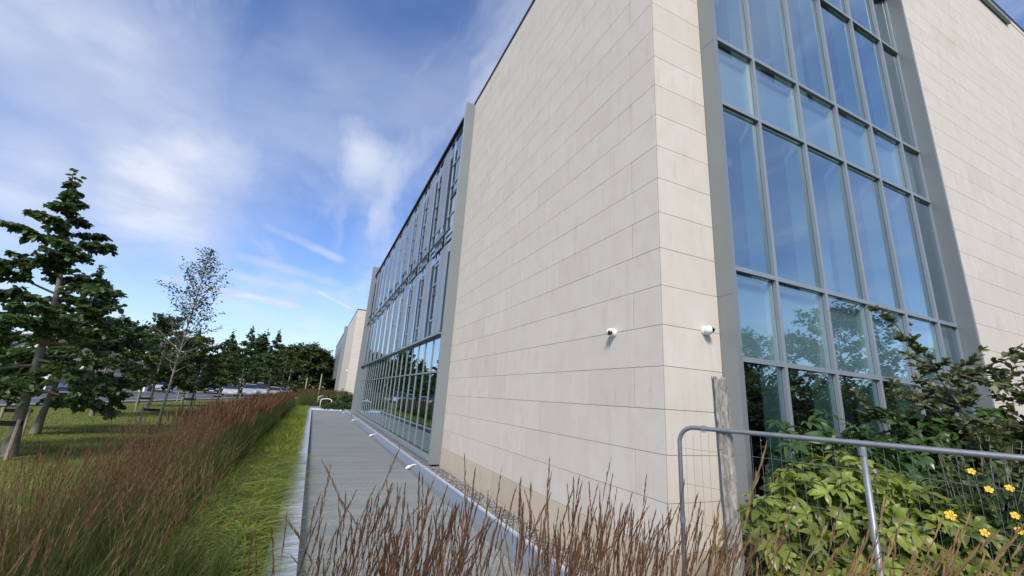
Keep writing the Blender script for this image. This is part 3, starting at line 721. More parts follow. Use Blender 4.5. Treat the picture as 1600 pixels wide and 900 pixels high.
# ------------------------------------------------------------------ trees
def limb_pts(p0, d0, L, k, r, curl=.12, grav=0.):
    pts = [np.array(p0, float)]; d = unit(np.array(d0, float))
    for i in range(k):
        d = unit(d + r.normal(size=3) * curl + np.array([0, 0, -grav])); pts.append(pts[-1] + d * L / k)
    return np.array(pts)
def tree_meshes(seed, H, R0, trunk_r, bare, nbr, shape, leafL, leafW, nleaf, rise=.35, droop=0., curl=.1, sub=6, top_lean=(0, 0), bendk=0., spray=.30, low=0):
    """returns (trunk mesh, crown mesh); shape(t) -> radius factor, t 0 at first branch, 1 at top"""
    r = np.random.default_rng(seed); rt = RB(); rl = RB()
    k = 12; t = np.linspace(0, 1, k); tp = np.zeros((k, 3)); tp[:, 2] = t * H
    tp[:, 0] = top_lean[0] * t ** 1.3 + np.sin(t * 5 + seed) * .03 * H * bendk; tp[:, 1] = top_lean[1] * t ** 1.3 + np.cos(t * 4 + seed) * .02 * H * bendk
    tr_ = trunk_r * (1 - .93 * t ** .85); tr_[0] *= 1.35
    rt.tubes(tp[None], tr_[None], np.array([.5]), 9)
    anchors = []; adirs = []; wts = []
    def on(tt): return np.array([np.interp(tt, t, tp[:, i]) for i in range(3)])
    for b in range(nbr):
        tt = (b + r.uniform(0, .9)) / nbr; hz = bare + (1 - bare) * tt * .97
        a = b * 2.399 + r.uniform(-.5, .5); Rb = R0 * shape(tt) * r.uniform(.72, 1.15)
        if Rb < .04: Rb = .04
        p0 = on(hz); up = rise + .5 * tt + r.uniform(-.12, .12)
        L = limb_pts(p0, (math.cos(a), math.sin(a), up), Rb * 1.08, 6, r, curl, droop)
        rt.tubes(L[None], (trunk_r * .34 * (1 - tt * .6) * np.linspace(1, .12, 7))[None], np.array([.5]), 5)
        for s_ in range(sub):
            u = .25 + .75 * (s_ + r.random()) / sub; i0 = min(5, int(u * 6)); q0 = L[i0] + (L[i0 + 1] - L[i0]) * (u * 6 - i0 if u < 1 else 1)
            dd = unit(L[i0 + 1] - L[i0]); sd = unit(np.cross(dd, [0, 0, 1])) * (1 if s_ % 2 else -1)
            S = limb_pts(q0, dd * .6 + sd * .8 + np.array([0, 0, r.uniform(-.15, .35)]), Rb * .42 * (1.15 - u * .6), 4, r, curl * 1.3, droop)
            rt.tubes(S[None], (trunk_r * .08 * np.linspace(1, .2, 5))[None], np.array([.5]), 4)
            for q in range(4):
                anchors.append((S[q], S[q + 1])); wts.append(np.linalg.norm(S[q + 1] - S[q]))
        for q in range(2, 6): anchors.append((L[q], L[q + 1])); wts.append(np.linalg.norm(L[q + 1] - L[q]) * .8)
    anchors.append((tp[-2], tp[-1] + [0, 0, leafL])); wts.append(.25)
    A = np.array(anchors); wts = np.array(wts); wts = wts / wts.sum()
    idx = r.choice(len(A), nleaf, p=wts); u = r.random((nleaf, 1)); Q = A[idx, 0] * (1 - u) + A[idx, 1] * u
    dd = unit(A[idx, 1] - A[idx, 0]); out_ = r.normal(size=(nleaf, 3)); out_[:, 2] *= .55
    Q = Q + r.normal(size=(nleaf, 3)) * spray * leafL * [1, 1, .6]
    branch_tone = r.random(len(A))[idx]
    tone = np.clip(.45 * branch_tone + .55 * r.random(nleaf), 0, 1)
    leaves(rl, Q, dd * .5 + out_, leafL * r.uniform(.65, 1.2, nleaf), leafW, tone, droop=.3, r=r, prof=(.35, 1., .9, .12))
    return rt.mesh('trunk', True), rl.mesh('crown')
def place_tree(name, meshes, loc, rz, sc, label, cat, barkm, leafm, group=None):
    e = empty(name, loc, label, cat, group, rz)
    if isinstance(sc, (int, float)): sc = (sc, sc, sc)
    for nm, me, mt in (('trunk', meshes[0], barkm), ('crown', meshes[1], leafm)):
        o = bpy.data.objects.new(nm, me)
        if not me.materials: me.materials.append(mt)
        C.objects.link(o); o.parent = e
    e.scale = sc
    return e
cone = lambda t: (1 - t) ** 1.0 * min(1, .55 + t * 3)
oval = lambda t: math.sin(math.pi * min(1, .18 + t * .80)) ** .7
def stakes(x, y, label, h=.75, dx=.28, ang_=0., g='timber tree stakes on the lawn'):
    e = empty('tree_stake', (x, y, 0), label, 'stake', g, ang_)
    for s_ in (-1, 1): MB().tube([(s_ * dx, 0, 0), (s_ * dx, 0, h)], .035, 8).build('post', M['stake'], e)
    MB().box(-dx - .04, dx + .04, .036, .062, h - .14, h - .04).build('strap', M['black'], e)
# the big near lime
place_tree('lime_tree', tree_meshes(11, 6.55, 2.65, .115, .21, 40, cone, .11, .9, 21000, rise=.04, droop=.055, sub=8, top_lean=(-.62, .1), bendk=.4), (-8.97, 9.75, 0), .3, 1,
           'tall conical lime tree with large dark leaves at the left edge', 'tree', M['bark'], M['lime_leaf'])
place_tree('lime_tree', tree_meshes(12, 5.2, 2.45, .10, .20, 34, cone, .115, .9, 16500, rise=.0, droop=.05, sub=7, top_lean=(.3, 0), bendk=.4), (-10.49, 14.15, 0), 1.3, 1,
           'second lime tree, standing just behind the tallest one', 'tree', M['bark'], M['lime_leaf'])
stakes(-10.9, 13.7, 'short timber stakes strapped to the second lime tree'); stakes(-9.1, 9.2, 'timber stakes at the foot of the tall near lime tree', .8)
place_tree('lime_tree', tree_meshes(13, 4.4, 1.6, .08, .18, 26, oval, .14, .86, 6500, rise=.2, droop=.04, sub=5), (-12.0, 21.7, 0), 2.2, 1,
           'small bushy lime beyond the second lime, by the white garden wall', 'tree', M['bark'], M['lime_leaf'])
place_tree('birch_tree', tree_meshes(14, 7.45, 2.3, .05, .26, 56, lambda t: (1 - t) ** .6 * .95 * min(1, .35 + t * 3), .085, .75, 3000, rise=.9, droop=-.04, sub=6, curl=.16, top_lean=(.2, .1), spray=.8), (-8.55, 17.6, 0), 0, 1,
           'thin sparse birch with a pale trunk rising above the lawn', 'tree', M['birch_bark'], M['birch_leaf'])
stakes(-8.75, 17.2, 'timber stakes beside the sparse birch', .7)
mid = tree_meshes(15, 5.0, 1.9, .085, .22, 28, oval, .16, .8, 5600, rise=.3, droop=.02, sub=6)
mid2 = tree_meshes(16, 5.6, 1.7, .08, .22, 32, cone, .15, .8, 4600, rise=.25, sub=6)
mids = [(-11.1, 25.4, .3, 1.0, mid, 'leafy young lime just left of the birch'), (-9.7, 27.4, 1.9, .85, mid, 'round young lime just right of the birch'), (-9.6, 34.5, 2.7, 1.0, mid2, 'young conical tree midway along the lawn'),
        (-9.35, 41.5, 4.1, 1.22, mid2, 'young tree with open top near the far end of the lawn'), (-7.2, 60, .8, 1.25, mid, 'young round tree before the dark tree belt'), (-13.2, 31, 5.1, 1.0, mid, 'young lime at the road edge behind the birch'),
        (-12.6, 38.5, 3.6, 1.05, mid2, 'young conical tree by the road edge'), (-8.0, 52, 2.0, 1.42, mid2, 'young tree at the end of the reed strip')]
for x, y, rz, sc, me, l in mids:
    place_tree('young_tree', me, (x, y, 0), rz, sc, l, 'tree', M['bark'], M['olive_leaf'] if me is mid else M['lime_leaf'], 'young trees on the lawn')
for x, y, l in ((-11.2, 25.0, 'timber stakes under the leafy lime left of the birch'), (-9.75, 27.0, 'timber stakes under the round lime right of the birch'), (-9.6, 34.2, 'timber stakes under the conical tree midway along the lawn'), (-12.6, 38.2, 'timber stakes under the conical tree by the road edge'), (-9.4, 41.2, 'timber stakes under the open topped tree near the lawn end')):
    stakes(x, y, l, .8)
# belt of tall trees
belt = [tree_meshes(30 + i, h, rr, .25, .16, 30, sh, .42, .8, 5200, rise=rs, sub=6, curl=.14, spray=.7) for i, (h, rr, sh, rs) in enumerate(
    [(9.5, 3.6, oval, .4), (8.5, 3.2, cone, .2), (9.0, 4.0, oval, .5), (10, 3.0, cone, .15)])]
bl = [(-33, 86, 1, .78), (-28, 90, 0, .70), (-25.5, 84, 2, .62), (-23, 93, 1, .8), (-20.5, 86, 0, .62), (-18.2, 90, 3, .93), (-16, 84, 2, .68), (-14.0, 92, 3, 1.16), (-12.2, 86, 0, .74), (-10.2, 90, 2, .86), (-9.2, 95, 1, 1.0),
      (-7.6, 88, 0, .97), (-5.9, 93, 2, 1.08), (-4.2, 88, 0, .98), (-2.6, 94, 2, .92), (-1.0, 90, 1, .84), (.6, 95, 0, .8), (2.6, 100, 2, .8), (-38, 82, 0, .8), (-44, 78, 2, .8), (-50, 72, 0, .8), (-57, 66, 1, .9), (-64, 58, 2, .9), (-70, 48, 0, .9), (-74, 38, 2, .95), (-76, 26, 0, .9), (-78, 14, 2, .9), (-78, 0, 1, .9)]
ordn = ['rightmost', 'second', 'third', 'fourth', 'fifth', 'sixth', 'seventh', 'eighth', 'ninth', 'tenth', 'eleventh', 'twelfth', 'thirteenth', 'fourteenth', 'fifteenth', 'sixteenth', 'seventeenth', 'eighteenth']
shp = ['rounded', 'pointed', 'broad', 'narrow pointed']
BELT_L = []
for i, q in enumerate(bl):
    j = 17 - i
    BELT_L.append((f'{ordn[j]} {shp[q[2]]} tree of the dark belt' + ('' if j == 0 else ' counted from the right end')) if i < 18 else 'dark leafy tree of the belt hidden behind the limes at far left')
for i, (x, y, v, sc) in enumerate(bl):
    place_tree('belt_tree', belt[v], (x, y, 0), i * 1.7, (sc * 1.15, sc * 1.15, sc), BELT_L[i], 'tree', M['bark'], M['far_leaf'], 'trees of the dark belt')
# undergrowth in front of the belt so it closes down to the ground
rb = RB(); n = 26000; x = r.uniform(-80, 4, n); y = np.interp(x, [-80, -60, -34, 4], [20, 62, 82, 86]) + r.uniform(-2, 3, n)
z = r.random(n) ** 1.3 * (2.2 + 1.0 * np.sin(x * .9) + .6 * np.sin(x * 2.3))
leaves(rb, np.stack([x, y, z], 1), r.normal(size=(n, 3)), r.uniform(.3, .6, n), .8, r.random(n), r=r)
o = link('undergrowth', rb.mesh('undergrowth'), [M['far_leaf']]); tagit(o, 'dark undergrowth at the foot of the tree belt', 'undergrowth', kind='stuff')
# trees behind the viewer, mirrored in the big window
refl = [(30.5, -14, 0, .98), (22.5, -14.5, 2, .72), (38, -15, 1, .76), (45, -14, 2, .85), (17, -13, 0, .62), (26, -19, 1, .7), (12, -14, 2, .6), (7, -15, 0, .62)]
gt = [tree_meshes(60 + i, h, rr, .16, .16, 34, sh, .22, .8, 9000, rise=rs, sub=7, curl=.14, spray=.8) for i, (h, rr, sh, rs) in enumerate([(9.5, 4.2, oval, .4), (8.5, 3.4, cone, .4), (9.0, 4.6, oval, .5)])]
GL = ['tallest rounded tree', 'broad tree left of the tallest tree', 'pointed tree right of the tallest tree', 'broad tree at the right end', 'small rounded tree left of centre', 'pointed tree set back behind the others', 'small broad tree near the left end', 'small rounded tree at the left end', 'bushy broad tree', 'bushy rounded tree']
for i, (x, y, v, sc) in enumerate(refl):
    place_tree('garden_tree', gt[v], (x, y, 0), i * 2.1, sc, GL[i] + ' mirrored in the big window panes', 'tree', M['bark'], M['olive_leaf'], 'trees mirrored in the window')
rb = RB(); n = 26000; x = r.uniform(-1, 30, n); z = r.random(n) * (3.3 + .5 * np.sin(x * 1.3)); y = -8.5 + r.normal(size=n) * .35
leaves(rb, np.stack([x, y, z], 1), r.normal(size=(n, 3)), r.uniform(.12, .2, n), .7, r.random(n), r=r)
e = empty('hedge', (0, 0, 0), 'dark clipped hedge behind the viewer, mirrored in the bottom panes', 'hedge'); link('foliage', rb.mesh('foliage'), M['far_leaf'], e); MB().box(-1, 30, -8.7, -8.3, .01, 2.6).build('inner_growth', M['soil'], e)

# ------------------------------------------------------------------ shrubs by the fence
def fatsia_mesh(seed, centers, nl, leaf=.27, r=None, facing=np.array([-.55, -.75, .55])):
    """centers: list of (x,y,z,rx,ry,rz) ellipsoids; leaves sit on the outer shells as fans of lobes"""
    r = np.random.default_rng(seed); rb = RB(); rs = RB()
    vol = np.array([c[3] * c[4] for c in centers]); vol = vol / vol.sum()
    for ci, c in enumerate(centers):
        m = int(nl * vol[ci]); u = unit(r.normal(size=(m, 3)) + facing * .7); rad = r.uniform(.62, 1.06, (m, 1)) ** 1
        P_ = np.array(c[:3]) + u * np.array(c[3:]) * rad; keep = P_[:, 2] > .12; P_ = P_[keep]; u = u[keep]; m = len(P_)
        nrm = unit(u * .8 + np.array([0, 0, .65]) + r.normal(size=(m, 3)) * .42)         # leaf plane normal
        ax = unit(u * .9 + np.array([-.25, -.1, .28]) + r.normal(size=(m, 3)) * .35); ax = unit(ax - (ax * nrm).sum(-1, keepdims=True) * nrm); sd = np.cross(nrm, ax)
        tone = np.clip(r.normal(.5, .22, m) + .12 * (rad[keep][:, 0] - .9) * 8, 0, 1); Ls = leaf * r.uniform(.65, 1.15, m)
        for q, an in enumerate(np.radians([-104, -68, -34, 0, 34, 68, 104])):
            an = an + r.normal(size=(m, 1)) * .16; d = unit(ax * np.cos(an) + sd * np.sin(an) + nrm * (.22 + r.normal(size=(m, 1)) * .22)); L = Ls * (1.0, .95, .85, .7)[abs(q - 3)] * .72 * r.uniform(.8, 1.1, m)
            k_ = 5; t = np.linspace(0, 1, k_)
            Q = P_[:, None, :] + d[:, None, :] * (L[:, None] * t)[..., None] - nrm[:, None, :] * (L[:, None] * (.30 * t ** 2))[..., None] + nrm[:, None, :] * (L[:, None] * .1 * np.sin(t * np.pi))[..., None]
            side = unit(np.cross(nrm, d))
            prof = np.array([.09, .28, .42, .30, .02])
            tn = np.clip(tone + r.normal(size=m) * .05, 0, 1)
            # two half blades folded along a midrib
            half = prof[None, :] * L[:, None] * .5
            for sg in (-1, 1):
                mid_ = Q; edge = Q + (side[:, None, :] * sg - nrm[:, None, :] * -.28) * half[..., None]
                V = np.stack([mid_, edge] if sg > 0 else [edge, mid_], 2).reshape(-1, 3)
                base = (np.arange(m) * k_ * 2)[:, None] + (np.arange(k_ - 1) * 2)[None, :]
                F = np.stack([base, base + 1, base + 3, base + 2], -1).reshape(-1, 4) + rb.n
                rb.V.append(V); rb.F.append(F); rb.n += len(V); rb.T.append(np.repeat(np.clip(tn + sg * .02, 0, 1), k_ - 1)); rb.M.append(np.zeros(m * (k_ - 1), int))
        # petioles
        c0 = np.array([c[0], c[1], max(.05, c[2] - c[5] * .7)])
        Q = np.stack([P_, P_ * .8 + c0 * .2 + [0, 0, -.03], P_ * .45 + c0 * .55], 1)
        rs.tubes(Q, np.tile([.003, .004, .006], (m, 1)), tone, 4)
    return rs.mesh('stems', True), rb.mesh('foliage', False)
def shrub(name, meshes, loc, label, leafm):
    e = empty(name, loc, label, 'shrub')
    link('stems', meshes[0], leafm, e); link('foliage', meshes[1], leafm, e); return e
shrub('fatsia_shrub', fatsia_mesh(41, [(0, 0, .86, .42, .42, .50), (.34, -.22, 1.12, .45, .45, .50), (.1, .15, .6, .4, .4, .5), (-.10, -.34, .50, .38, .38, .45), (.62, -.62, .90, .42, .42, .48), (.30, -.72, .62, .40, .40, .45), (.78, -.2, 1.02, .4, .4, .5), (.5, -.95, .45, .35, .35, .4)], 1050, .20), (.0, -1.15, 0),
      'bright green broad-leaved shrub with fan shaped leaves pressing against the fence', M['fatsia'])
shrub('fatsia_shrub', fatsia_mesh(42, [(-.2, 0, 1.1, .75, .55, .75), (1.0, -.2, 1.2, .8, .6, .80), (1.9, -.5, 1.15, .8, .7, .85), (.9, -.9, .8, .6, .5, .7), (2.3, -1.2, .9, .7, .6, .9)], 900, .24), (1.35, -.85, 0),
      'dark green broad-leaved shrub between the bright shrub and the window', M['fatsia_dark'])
# hypericum with yellow flowers
def hyper():
    e = empty('flowering_shrub', (.88, -2.0, 0), 'dark shrub dotted with yellow flowers at the right edge behind the fence', 'shrub')
    r = np.random.default_rng(51); rb = RB(); rs = RB(); n = 130
    tips = unit(r.normal(size=(n, 3)) * [1, 1, .8] + [-.25, -.1, .5]) * np.array([.58, .5, .62]) * r.uniform(.7, 1.05, (n, 1)) + [.12, -.02, 1.20]
    roots = np.stack([r.uniform(-.1, .1, n), r.uniform(-.1, .1, n), np.zeros(n)], 1)
    t = np.linspace(0, 1, 6)[None, :, None]; Pm = roots[:, None] * (1 - t) + tips[:, None] * t + np.array([0, 0, .22]) * np.sin(t * np.pi)
    rs.tubes(Pm, np.tile(np.linspace(.006, .002, 6), (n, 1)), r.random(n), 4)
    m = 26; u = np.linspace(.35, 1, m); idx = np.arange(n).repeat(m); uu = np.tile(u, n)
    Q = roots[idx] * (1 - uu)[:, None] + tips[idx] * uu[:, None] + np.array([0, 0, .22]) * np.sin(uu * np.pi)[:, None]
    leaves(rb, Q, r.normal(size=(len(Q), 3)) + [0, 0, .1], r.uniform(.04, .075, len(Q)), .42, r.random(len(Q)), droop=.2, r=r)
    link('stems', rs.mesh('stems', True), M['bark'], e); link('foliage', rb.mesh('foliage'), M['hyper'], e)
    order = np.argsort(tips @ np.array([.75, .45, -.25]))[:24:2]
    # flower: five petals and a boss of stamens
    fb = MB()
    for q in range(5):
        a = q * 2 * math.pi / 5; c_, s_ = math.cos(a), math.sin(a)
        pts = [(.004, 0, 0), (.016, .012, .004), (.028, .013, .003), (.033, .002, -.001), (.027, -.011, .003), (.015, -.010, .004)]
        fb.poly([(x * c_ - y * s_, x * s_ + y * c_, z) for x, y, z in pts])
    fb.tube([(0, 0, 0), (0, 0, .008)], [.006, .004], 7)
    fm = fb.mesh('flower')
    fm.materials.append(M['petal'])
    for i in order:
        o = bpy.data.objects.new('flower', fm); C.objects.link(o); o.parent = e
        d = unit(tips[i] - np.array([.12, 0, 1.12])); o.location = tips[i] + d * .015
        o.rotation_euler = Vector(d * .6 + np.array([-.6, -.5, .35])).to_track_quat('Z', 'Y').to_euler(); k_ = r.uniform(.65, 1.0); o.scale = (k_,) * 3
hyper()
# small-leaved tree at right
def rowan():
    r = np.random.default_rng(61); rt = RB(); rl = RB()
    base = np.array([3.5, -1.6, 0.]); e = empty('small_tree', tuple(base), 'small tree with open layered olive foliage at the right edge', 'tree')
    tips = []
    stems = [limb_pts((0, 0, 0), d, L, 8, r, .10) for d, L in (((-.42, .05, 1), 2.15), ((-.1, .2, 1), 2.5), ((.25, -.3, 1), 2.1), ((-.3, -.35, 1), 2.2), ((-.6, -.1, 1), 1.8))]
    for S in stems: rt.tubes(S[None], np.linspace(.035, .012, 9)[None], np.array([.5]), 7)
    A = []
    for si, S in enumerate(stems):
        for b in range(34):
            i = r.integers(4, 9); a = r.uniform(0, 2 * np.pi); dirv = np.array([math.cos(a), math.sin(a), r.uniform(.0, .45)])
            if b % 3 == 0: dirv = np.array([-.9, r.uniform(-.35, .35), r.uniform(.02, .4)])
            L = limb_pts(S[i], dirv, r.uniform(.5, 1.15) * (1.15 if b % 3 == 0 else .8), 6, r, .16, -.02)
            rt.tubes(L[None], np.linspace(.012, .003, 7)[None], np.array([.5]), 5)
            for s_ in range(7):
                j = r.integers(1, 6); q = limb_pts(L[j], unit(L[j + 1] - L[j]) + r.normal(size=3) * [.7, .7, .3], r.uniform(.14, .34), 3, r, .15)
                rt.tubes(q[None], np.linspace(.004, .0015, 4)[None], np.array([.5]), 4)
                for w_ in range(3): A.append((q[w_], q[w_ + 1]))
    A = np.array(A); n = 38000; idx = r.integers(0, len(A), n); u = r.random((n, 1)); Q = A[idx, 0] * (1 - u) + A[idx, 1] * u
    D2 = unit(A[idx, 1] - A[idx, 0]) * .7 + r.normal(size=(n, 3)) * [.6, .6, .35]
    leaves(rl, Q, D2, r.uniform(.055, .09, n), .52, np.clip(.5 * r.random(len(A))[idx] + .5 * r.random(n), 0, 1), prof=(.2, .8, 1., .25), droop=.15, r=r)
    link('trunk', rt.mesh('trunk', True), M['bark'], e); link('crown', rl.mesh('crown'), M['rowan'], e)
rowan()

# ------------------------------------------------------------------ planting beyond the walkway
def mound(name, loc, rx, ry, rz_, n, L, mt, label, cat, seed):
    r = np.random.default_rng(seed); rb = RB(); u = unit(r.normal(size=(n, 3))); u[:, 2] = np.abs(u[:, 2])
    bump_ = 1 + .18 * np.sin(u[:, 0] * 6 + seed) * np.cos(u[:, 1] * 5)
    P_ = u * np.array([rx, ry, rz_]) * (r.uniform(.6, 1.03, (n, 1))) * bump_[:, None]
    leaves(rb, P_, u + r.normal(size=(n, 3)) * .7, r.uniform(.6, 1.2, n) * L, .45, r.random(n), r=r)
    rs = RB(); m = 24; Q = np.stack([np.zeros((m, 3)), u[:m] * [rx * .4, ry * .4, rz_ * .5], u[:m] * [rx * .8, ry * .8, rz_ * .85]], 1); rs.tubes(Q, np.tile([.03, .02, .008], (m, 1)), np.full(m, .5), 4)
    e = empty(name, loc, label, cat); link('stems', rs.mesh('stems'), M['bark'], e); link('foliage', rb.mesh('foliage'), mt, e)
mound('juniper_shrub', (-1.0, 40.3, 0), 1.3, 1.0, .55, 2600, .2, M['juniper'], 'low spreading green shrub at the far end of the walkway', 'shrub', 71)
mound('juniper_shrub', (.1, 42.6, 0), 1.4, 1.2, 1.35, 3200, .22, M['juniper'], 'taller layered evergreen shrub against the far wing corner', 'shrub', 72)
mound('ornamental_grass', (-1.5, 44.2, 0), 1.2, 1.3, .95, 2600, .3, M['olive_leaf'], 'rounded green grass clump left of the layered evergreen', 'plant', 73)
rb = RB(); p = np.concatenate([strip_pts(1500, -2.4, .2, 45.5, 50), strip_pts(900, -4.6, -2.9, 42, 52)]); reeds(rb, p, 1.35 + r.normal(size=len(p)) * .1, .08, 0, r, stw=.008)
blades(rb, np.concatenate([p, p + .1]), r.uniform(.5, 1.0, 2 * len(p)), .2, np.full(2 * len(p), .02), r, k=3)
o = link('far_reeds', rb.mesh('far_reeds'), [M['reed_green'], M['reed_plume']]); tagit(o, 'pale brown reed grass in front of the far wing', 'reed grass', kind='stuff')
sheet('far_path', [(-3.3, 39.25), (-2.35, 39.25), (-2.6, 60), (-3.4, 60)], .006, M['paving'])
def hoop(x, y, wdt, h, label):
    pts = [(-wdt / 2, 0, 0), (-wdt / 2, 0, h - .18)] + [(-wdt / 2 * math.cos(a), 0, h - .18 + .18 * math.sin(a)) for a in np.linspace(.3, math.pi - .3, 8)] + [(wdt / 2, 0, h - .18), (wdt / 2, 0, 0)]
    MB().tube(pts, .045, 10).build('cycle_hoop', M['white'], tag=(label, 'hoop', 'white hoops beyond the walkway'), smooth=True).location = (x, y, 0)
hoop(-2.05, 41.0, .95, .82, 'nearer white tubular hoop among the shrubs past the walkway end'); hoop(-2.3, 46.5, .8, .95, 'farther white tubular hoop among the shrubs past the walkway end')

# ------------------------------------------------------------------ road, kerb, car park
def rl(y, off): # road centre offsets: near edge line
    return (-16.4 + .188 * (y - 24.8) + off, y)
def band(name, o0, o1, y0, y1, z, m, z0=None):
    if z0 is None: return struct(MB().poly([(*rl(y0, o0), z), (*rl(y0, o1), z), (*rl(y1, o1), z), (*rl(y1, o0), z)]).build(name, m))
    return struct(MB().prism([rl(y0, o0), rl(y0, o1), rl(y1, o1), rl(y1, o0)], z0, z).build(name, m))
band('road', -9.5, -.6, -60, 130, .008, M['asphalt'])
band('pavement', -.6, 0, -60, 130, .10, M['paving'], -.02)
band('pavement', -11.0, -9.5, -60, 130, .10, M['paving'], -.02)
mk = MB()
for y in range(-40, 120, 6): mk.poly([(*rl(y, -5.1), .013), (*rl(y, -4.98), .013), (*rl(y + 3.4, -4.98), .013), (*rl(y + 3.4, -5.1), .013)])
struct(mk.build('road_marking', M['paint']))
sheet('car_park', [(-17, 58), (-6.5, 58), (-6, 80), (-19, 80)], .012, M['asphalt'])

M['tyre'] = simple('tyre', (.02, .02, .02), .8); M['rim'] = simple('rim', (.5, .5, .52), .3, .7); M['cglass'] = simple('car glass', (.02, .025, .03), .06, 0, 0, 1, 0, .8)
M['lamp'] = simple('lamp lens', (.75, .76, .78), .1); M['tail'] = simple('tail lens', (.35, .02, .02), .2); M['plate'] = simple('number plate', (.7, .7, .66), .5)
def car(loc, rz, col, label, kind='hatch'):
    paint = simple('car paint', col, .22, .3, .02, 2, 0, .7); e = empty('parked_car', loc, label, 'car', 'cars parked beyond the lawn', rz)
    hi = {'hatch': 1.45, 'suv': 1.68, 'van': 1.95}[kind]; L = 4.2 if kind != 'van' else 4.7
    belt_ = .92 if kind == 'hatch' else 1.05
    if kind == 'van': prof = [(-L / 2, .35), (-L / 2, 1.0), (-L / 2 + .05, belt_), (L / 2 - .75, belt_), (L / 2 - .06, .85), (L / 2, .35)]
    else: prof = [(-L / 2, .35), (-L / 2 - .02, .62), (-L / 2 + .08, belt_), (L / 2 - 1.15, belt_), (L / 2 - .15, .74), (L / 2, .55), (L / 2 - .02, .3)]
    def extr(pr, w0, w1=None, inset=0):
        b = MB(); n = len(pr); w1 = w1 or w0; zmn = min(z for _, z in pr); zmx = max(z for _, z in pr)
        wd = lambda z: w0 + (w1 - w0) * (z - zmn) / (zmx - zmn + 1e-6)
        for sg in (-1, 1):
            for x, z in pr: b.v.append((x, sg * wd(z), z))
        b.f = [tuple(reversed(range(n))), tuple(range(n, 2 * n))] + [(i, (i + 1) % n, n + (i + 1) % n, n + i) for i in range(n)]; b.t = [.5] * len(b.f); return b
    extr(prof, .88, .84).build('body', paint, e, bevel=.035)
    gh = [(-L / 2 + .12, belt_), (-L / 2 + .32, hi - .06), (L / 2 - 2.15, hi - .04), (L / 2 - 1.25, belt_)]
    if kind == 'van': gh = [(-L / 2 + .04, belt_), (-L / 2 + .08, hi - .06), (L / 2 - 1.55, hi - .05), (L / 2 - .8, belt_)]
    extr(gh, .79, .66).build('window', M['cglass'], e, bevel=.01)
    rf = [(gh[1][0] - .04, hi - .085), (gh[1][0] + .04, hi - .01), (gh[2][0] - .05, hi), (gh[2][0] + .06, hi - .07)]
    extr(rf, .69, .60).build('roof', paint, e, bevel=.012)
    for sg in (-1, 1):
        for x in ((gh[0][0] + gh[3][0]) / 2 - .1,):
            MB().box(x - .035, x + .035, sg * .80 - .015, sg * .80 + .0, belt_ - .02, hi - .2).build('pillar', paint, e)
        for x in (-L / 2 + .78, L / 2 - .8):
            w_ = MB().tube([(x, sg * .70, .32), (x, sg * .895, .32)], .32, 20).build('wheel', M['tyre'], e)
            MB().tube([(x, sg * .896, .32), (x, sg * .905, .32)], .20, 14).build('rim', M['rim'], w_)
        MB().box(L / 2 - .22, L / 2 - .02, sg * .62 - .16, sg * .62 + .16, .60, .73).build('headlight', M['lamp'], e, bevel=.02)
        MB().box(-L / 2 - .03, -L / 2 + .06, sg * .70 - .12, sg * .70 + .12, .70, .86).build('tail_light', M['tail'], e, bevel=.015)
        MB().box(L / 2 - 1.5, L / 2 - 1.35, sg * .97 - .08, sg * .97 + .08, belt_ - .02, belt_ + .12).build('mirror', paint, e, bevel=.02)
    MB().box(L / 2 - .03, L / 2 + .02, -.26, .26, .38, .49).build('number_plate', M['plate'], e)
WH, SI, BL, DB = (.55, .55, .54), (.42, .44, .46), (.05, .07, .14), (.03, .03, .035)
car((-20.3, 42.5, 0), R_(75), BL, 'dark blue car parked by the white garden wall at far left')
car((-20.6, 62, 0), R_(-60), WH, 'white car in the drive behind the birch trunk')
car((-13.0, 62.5, 0), R_(-82), WH, 'white hatchback, leftmost in the small car park')
car((-11.5, 67.5, 0), R_(-83), SI, 'silver tall car, second from left in the car park', 'suv')
car((-10.6, 72.5, 0), R_(-85), WH, 'white van beside the silver car in the car park', 'van')
car((-8.9, 74, 0), R_(-86), WH, 'white car half hidden behind the reeds, right of the van')
car((-7.6, 78, 0), R_(-87), SI, 'silver car, rightmost and half hidden behind the reeds')
car((-24.5, 32.5, 0), R_(80), WH, 'white car behind the trunk of the tall lime', 'suv')
car((-16.6, 71, 0), R_(-80), DB, 'black car behind the leftmost white hatchback')

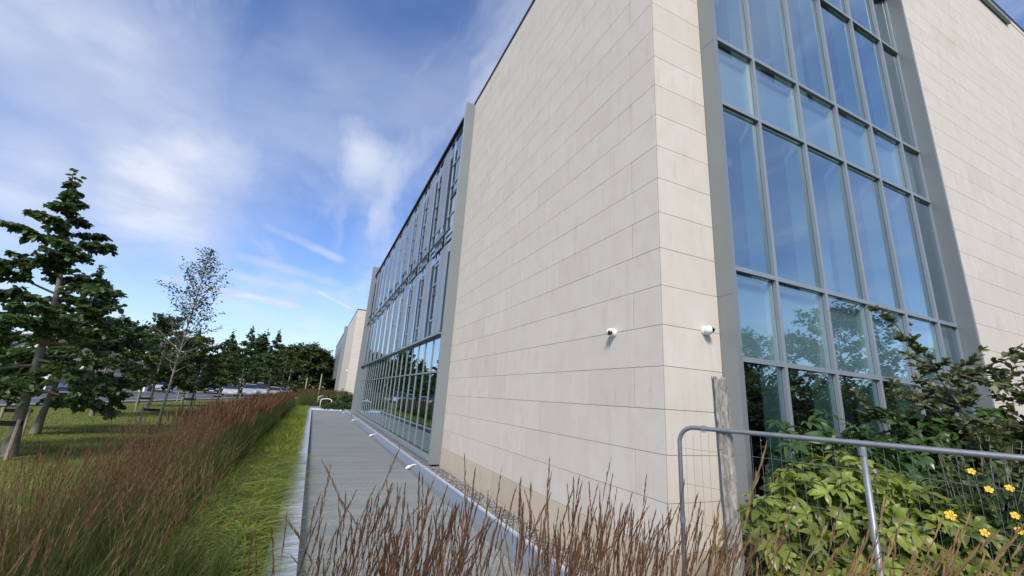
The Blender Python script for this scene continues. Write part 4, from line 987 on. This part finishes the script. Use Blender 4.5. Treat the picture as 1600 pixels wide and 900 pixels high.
# houses and walls across the road
M['render_w'] = simple('white render', (.72, .71, .67), .85, 0, .06, 2); M['slate'] = simple('brown roof tiles', (.16, .13, .12), .8, 0, .25, 8, .4); M['render_g'] = simple('grey render', (.42, .42, .42), .85, 0, .08, 2)
def house(loc, rz, Lx, Ly, hw, hr, label, wallm):
    e = empty('house', loc, label, 'house', None, rz)
    MB().box(-Lx / 2, Lx / 2, -Ly / 2, Ly / 2, 0, hw).poly([(-Lx / 2, -Ly / 2, hw), (-Lx / 2, 0, hr - .1), (-Lx / 2, Ly / 2, hw)]).poly([(Lx / 2, -Ly / 2, hw), (Lx / 2, Ly / 2, hw), (Lx / 2, 0, hr - .1)]).build('wall', wallm, e)
    o_ = .45; rf = MB()
    for sg in (-1, 1):
        a, b = (-Lx / 2 - o_, sg * (Ly / 2 + o_), hw - .22), (Lx / 2 + o_, sg * (Ly / 2 + o_), hw - .22); c, d = (Lx / 2 + o_, 0, hr), (-Lx / 2 - o_, 0, hr)
        rf.poly([a, b, c, d]); rf.poly([(x, y, z + .18) for x, y, z in (a, b, c, d)])
        rf.poly([a, b, (b[0], b[1], b[2] + .18), (a[0], a[1], a[2] + .18)])
        for p_, q_ in ((a, d), (b, c)): rf.poly([p_, q_, (q_[0], q_[1], q_[2] + .18), (p_[0], p_[1], p_[2] + .18)])
    roof = rf.build('roof', M['slate'], e); MB().box(Lx * .2, Lx * .2 + .9, -.35, .35, hr - .6, hr + .9).build('chimney', wallm, roof)
    for x in np.linspace(-Lx / 2 + 1.5, Lx / 2 - 1.5, 4):
        for sg in (-1, 1):
            if abs(x - (-Lx / 2 + 1.5)) < .1 and sg < 0:
                d_ = MB().box(x - .5, x + .5, sg * Ly / 2 - .03, sg * Ly / 2 + .03, 0, 2.05).build('door', M['tail'], e); continue
            wq = MB().box(x - .65, x + .65, sg * Ly / 2 - .02, sg * Ly / 2 + .02, 1.0, 2.1).build('window', M['cglass'], e)
            MB().box(x - .72, x + .72, sg * Ly / 2 - .05, sg * Ly / 2 + .05, .92, 1.0).build('sill', M['white'], wq)
house((-30, 66, 0), R_(80), 13, 9, 2.8, 5.4, 'bungalow with a brown roof seen between the limes', M['render_w'])
house((-41, 52, 0), R_(70), 14, 9, 4.6, 7.6, 'pale two storey house behind the crown of the tall lime', M['render_g'])
house((-48, 36, 0), R_(70), 14, 9, 3.0, 5.6, 'white bungalow at the far left edge behind the limes', M['render_w'])
def gwall(y0, y1, label):
    e = empty('garden_wall', (*rl(y0, -11.3), 0), label, 'wall'); p0 = Vector((*rl(y0, -11.3), 0)); p1 = Vector((*rl(y1, -11.3), 0)) - p0
    n = p1.length; e.rotation_euler = (0, 0, math.atan2(p1.y, p1.x))
    MB().box(.3, n - .3, -.1, .1, 0, .95).build('panel', M['render_g'], e)
    for x in (0, n): 
        pi_ = MB().box(x - .28, x + .28, -.28, .28, 0, 1.35).build('pillar', M['render_w'], e); MB().box(x - .34, x + .34, -.34, .34, 1.352, 1.45).build('cap', M['render_w'], pi_)
gwall(46, 55.5, 'low white garden wall with pillars facing the road, nearer stretch'); gwall(59.5, 66, 'short white garden wall with pillars farther along the road')
gwall(22, 36, 'long low garden wall at far left behind the lime trunks')
# poles
for x, y, h, l in ((-2.62, 60, 3.6, 'slim pale pole left of the far wing'), (-6.45, 60, 4.4, 'thin timber pole before the dark tree belt'), (-4.3, 58, 2.9, 'short slim pole above the end of the reed strip')):
    MB().tube([(0, 0, 0), (.02, 0, h / 2), (0, 0, h)], [.09, .08, .06], 8).build('pole', M['stake'], tag=(l, 'pole'), smooth=True).location = (x, y, 0)
def lamp(x, y, label):
    e = empty('street_lamp', (x, y, 0), label, 'lamp'); MB().tube([(0, 0, 0), (0, 0, 3.0)], [.06, .04], 8).build('pole', M['alu'], e, smooth=True)
    b = link('lamp_head', sphere_mesh('lamp_head', .18, u=14, v=8), M['white'], e); b.location = (0, 0, 3.15)
lamp(-14.6, 52, 'small lamp with a round white head by the road')
